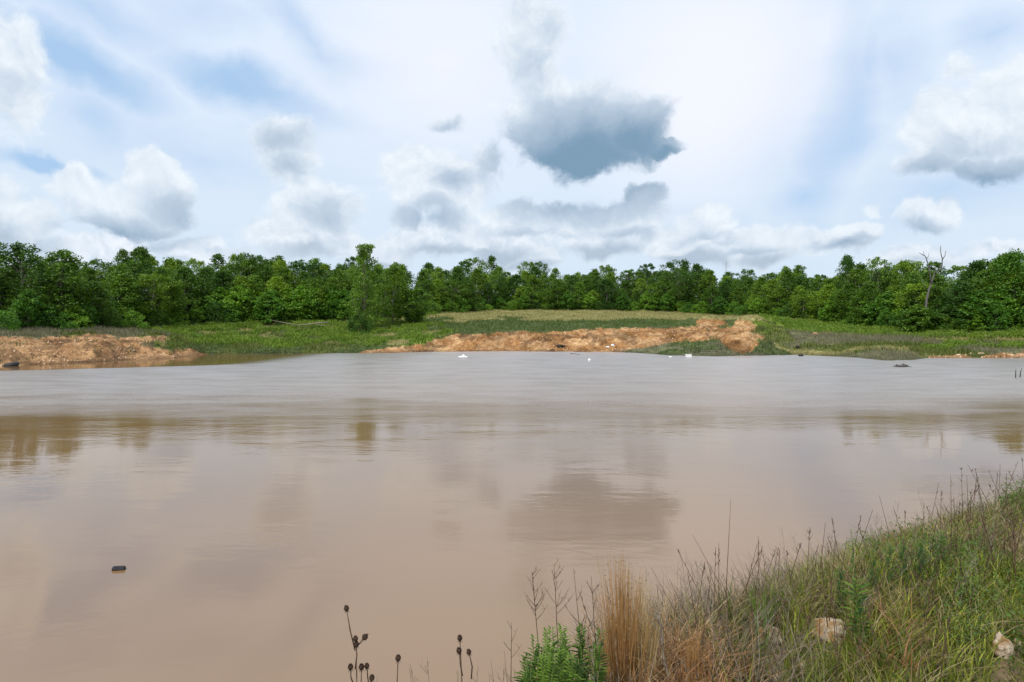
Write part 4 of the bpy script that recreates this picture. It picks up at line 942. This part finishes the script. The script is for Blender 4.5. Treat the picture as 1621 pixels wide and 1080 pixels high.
# seed heads at the bottom edge
def seed_stalk(stems, label, Y0, basepx):
    e = empty('seed_stalk', tuple(fgbase(basepx, Y0))); b0 = fgbase(basepx, Y0); tag(e, label, 'seed stalk', 'dried seed stalks at the bottom edge')
    for j, (px, py, Y, root) in enumerate(stems):
        tip = at(px, py, Y)-b0; rt = np.array([0, 0, 0.]) if root is None else at(root[0], root[1], Y)-b0
        mb = MB(); mid = (tip+rt)/2+np.array([random.uniform(-.008, .008), 0, 0]); mb.tube([rt, mid, tip], [.0034 if root is None else .0024, .0027, .0019], 6); mb.build('stem', M['drystem'], e)
        d = (tip-mid)/np.linalg.norm(tip-mid); r = .0094*random.uniform(.9, 1.12); hb = MB()
        def fn(x, y, z): return (1+.10*abs(math.sin(4*math.atan2(y, x))))*(.95 if z > 0 else 1.0)*(1-.35*max(z-.75, 0)/.25)
        hb.ball(tip+d*r, (r, r, r*1.05), 20, 12, fn); cb = hb
        for k in range(8):
            a = k*math.pi/4; s = tip+d*r*1.75+np.array([math.cos(a), math.sin(a), 0])*r*.45; cb.tube([s, s+d*r*.45+np.array([math.cos(a), math.sin(a), 0])*r*.15], [.0018, .0006], 4)
        for k in range(6):
            a = k*math.pi/3; s = tip+np.array([math.cos(a), math.sin(a), 0])*r*.2; cb.tube([s, s+np.array([math.cos(a)*r, math.sin(a)*r, -r*.7])], [.0012, .0004], 3)
        hb.build('seed_head', M['seed'], e)
seed_stalk([(549, 967, 2.45, (562, 1030)), (563, 1015, 2.45, (562, 1060)), (575, 1012, 2.46, (566, 1022)), (555, 1060, 2.42, (560, 1085)), (572, 1060, 2.44, None), (581, 1058, 2.46, (585, 1090)), (588, 1077, 2.40, (586, 1100)), (564, 1024, 2.45, None)],
           'tallest dried stalk with a cluster of brown seed heads, leftmost', 2.45, 564)
seed_stalk([(630, 1046, 2.45, None)], 'single dried stalk with one brown seed head', 2.45, 622)
seed_stalk([(728, 1014, 2.5, None), (727, 1034, 2.49, (732, 1070)), (743, 1036, 2.5, (746, 1075))], 'dried stalk with three small brown seed heads, rightmost', 2.5, 735)
rr = np.random.default_rng(77)
for i, (px, tp, dx) in enumerate([(755, 1060, 0), (770, 1068, 4), (783, 1045, -6), (795, 1050, 3), (808, 1030, -10), (648, 1062, 3), (660, 1058, -8), (690, 1040, -14), (720, 1062, 6), (600, 1070, -3), (815, 1060, 0)]):
    lone_weed(px, 2.5, tp, dx, '%s short dry sprig from the left along the bottom edge' % ORD[sorted([755, 770, 783, 795, 808, 648, 660, 690, 720, 600, 815]).index(px)], seed=200+i, nb=5, top=False, r0=.0018, group='dry sprigs along the bottom edge')
# rocks on the near bank
def fgrock(px, py, wpx, hpx, seed, label):
    assert (px, py, wpx, hpx) in ROCKPX
    # march to the bank surface below the rock's middle
    D = np.linspace(2.2, 8, 600); X = (px-CX)/F*D; Z = bank_h(X, D); rows = HY+F*(EYE-Z)/D
    d = D[np.argmin(np.abs(rows-(py+hpx*.35)))]; x = (px-CX)/F*d; z = BH(x, d)
    o = rock_mesh('rock', (x, d, z+hpx/F*d*.28), (wpx/F*d*.5, wpx/F*d*.42, hpx/F*d*.62), seed, label)
fgrock(1312, 998, 60, 34, 61, 'largest pale orange limestone rock in the grass on near bank')
fgrock(1217, 1010, 46, 36, 62, 'pale grey rock left of the largest rock in the near grass')
fgrock(1272, 1052, 22, 12, 63, 'small flat pale stone below the largest rock')
fgrock(1586, 1026, 34, 40, 64, 'upright pinkish rock near the bottom right corner')
fgrock(1612, 1020, 16, 16, 65, 'small pale stone touching the right edge beside pinkish rock')
fgrock(1224, 1072, 24, 22, 66, 'reddish pale stone at the bottom edge under the grey rock')
fgrock(1178, 1008, 18, 16, 67, 'small pale stone left of the grey rock by rusty grass')
print('objects', len(bpy.data.objects))
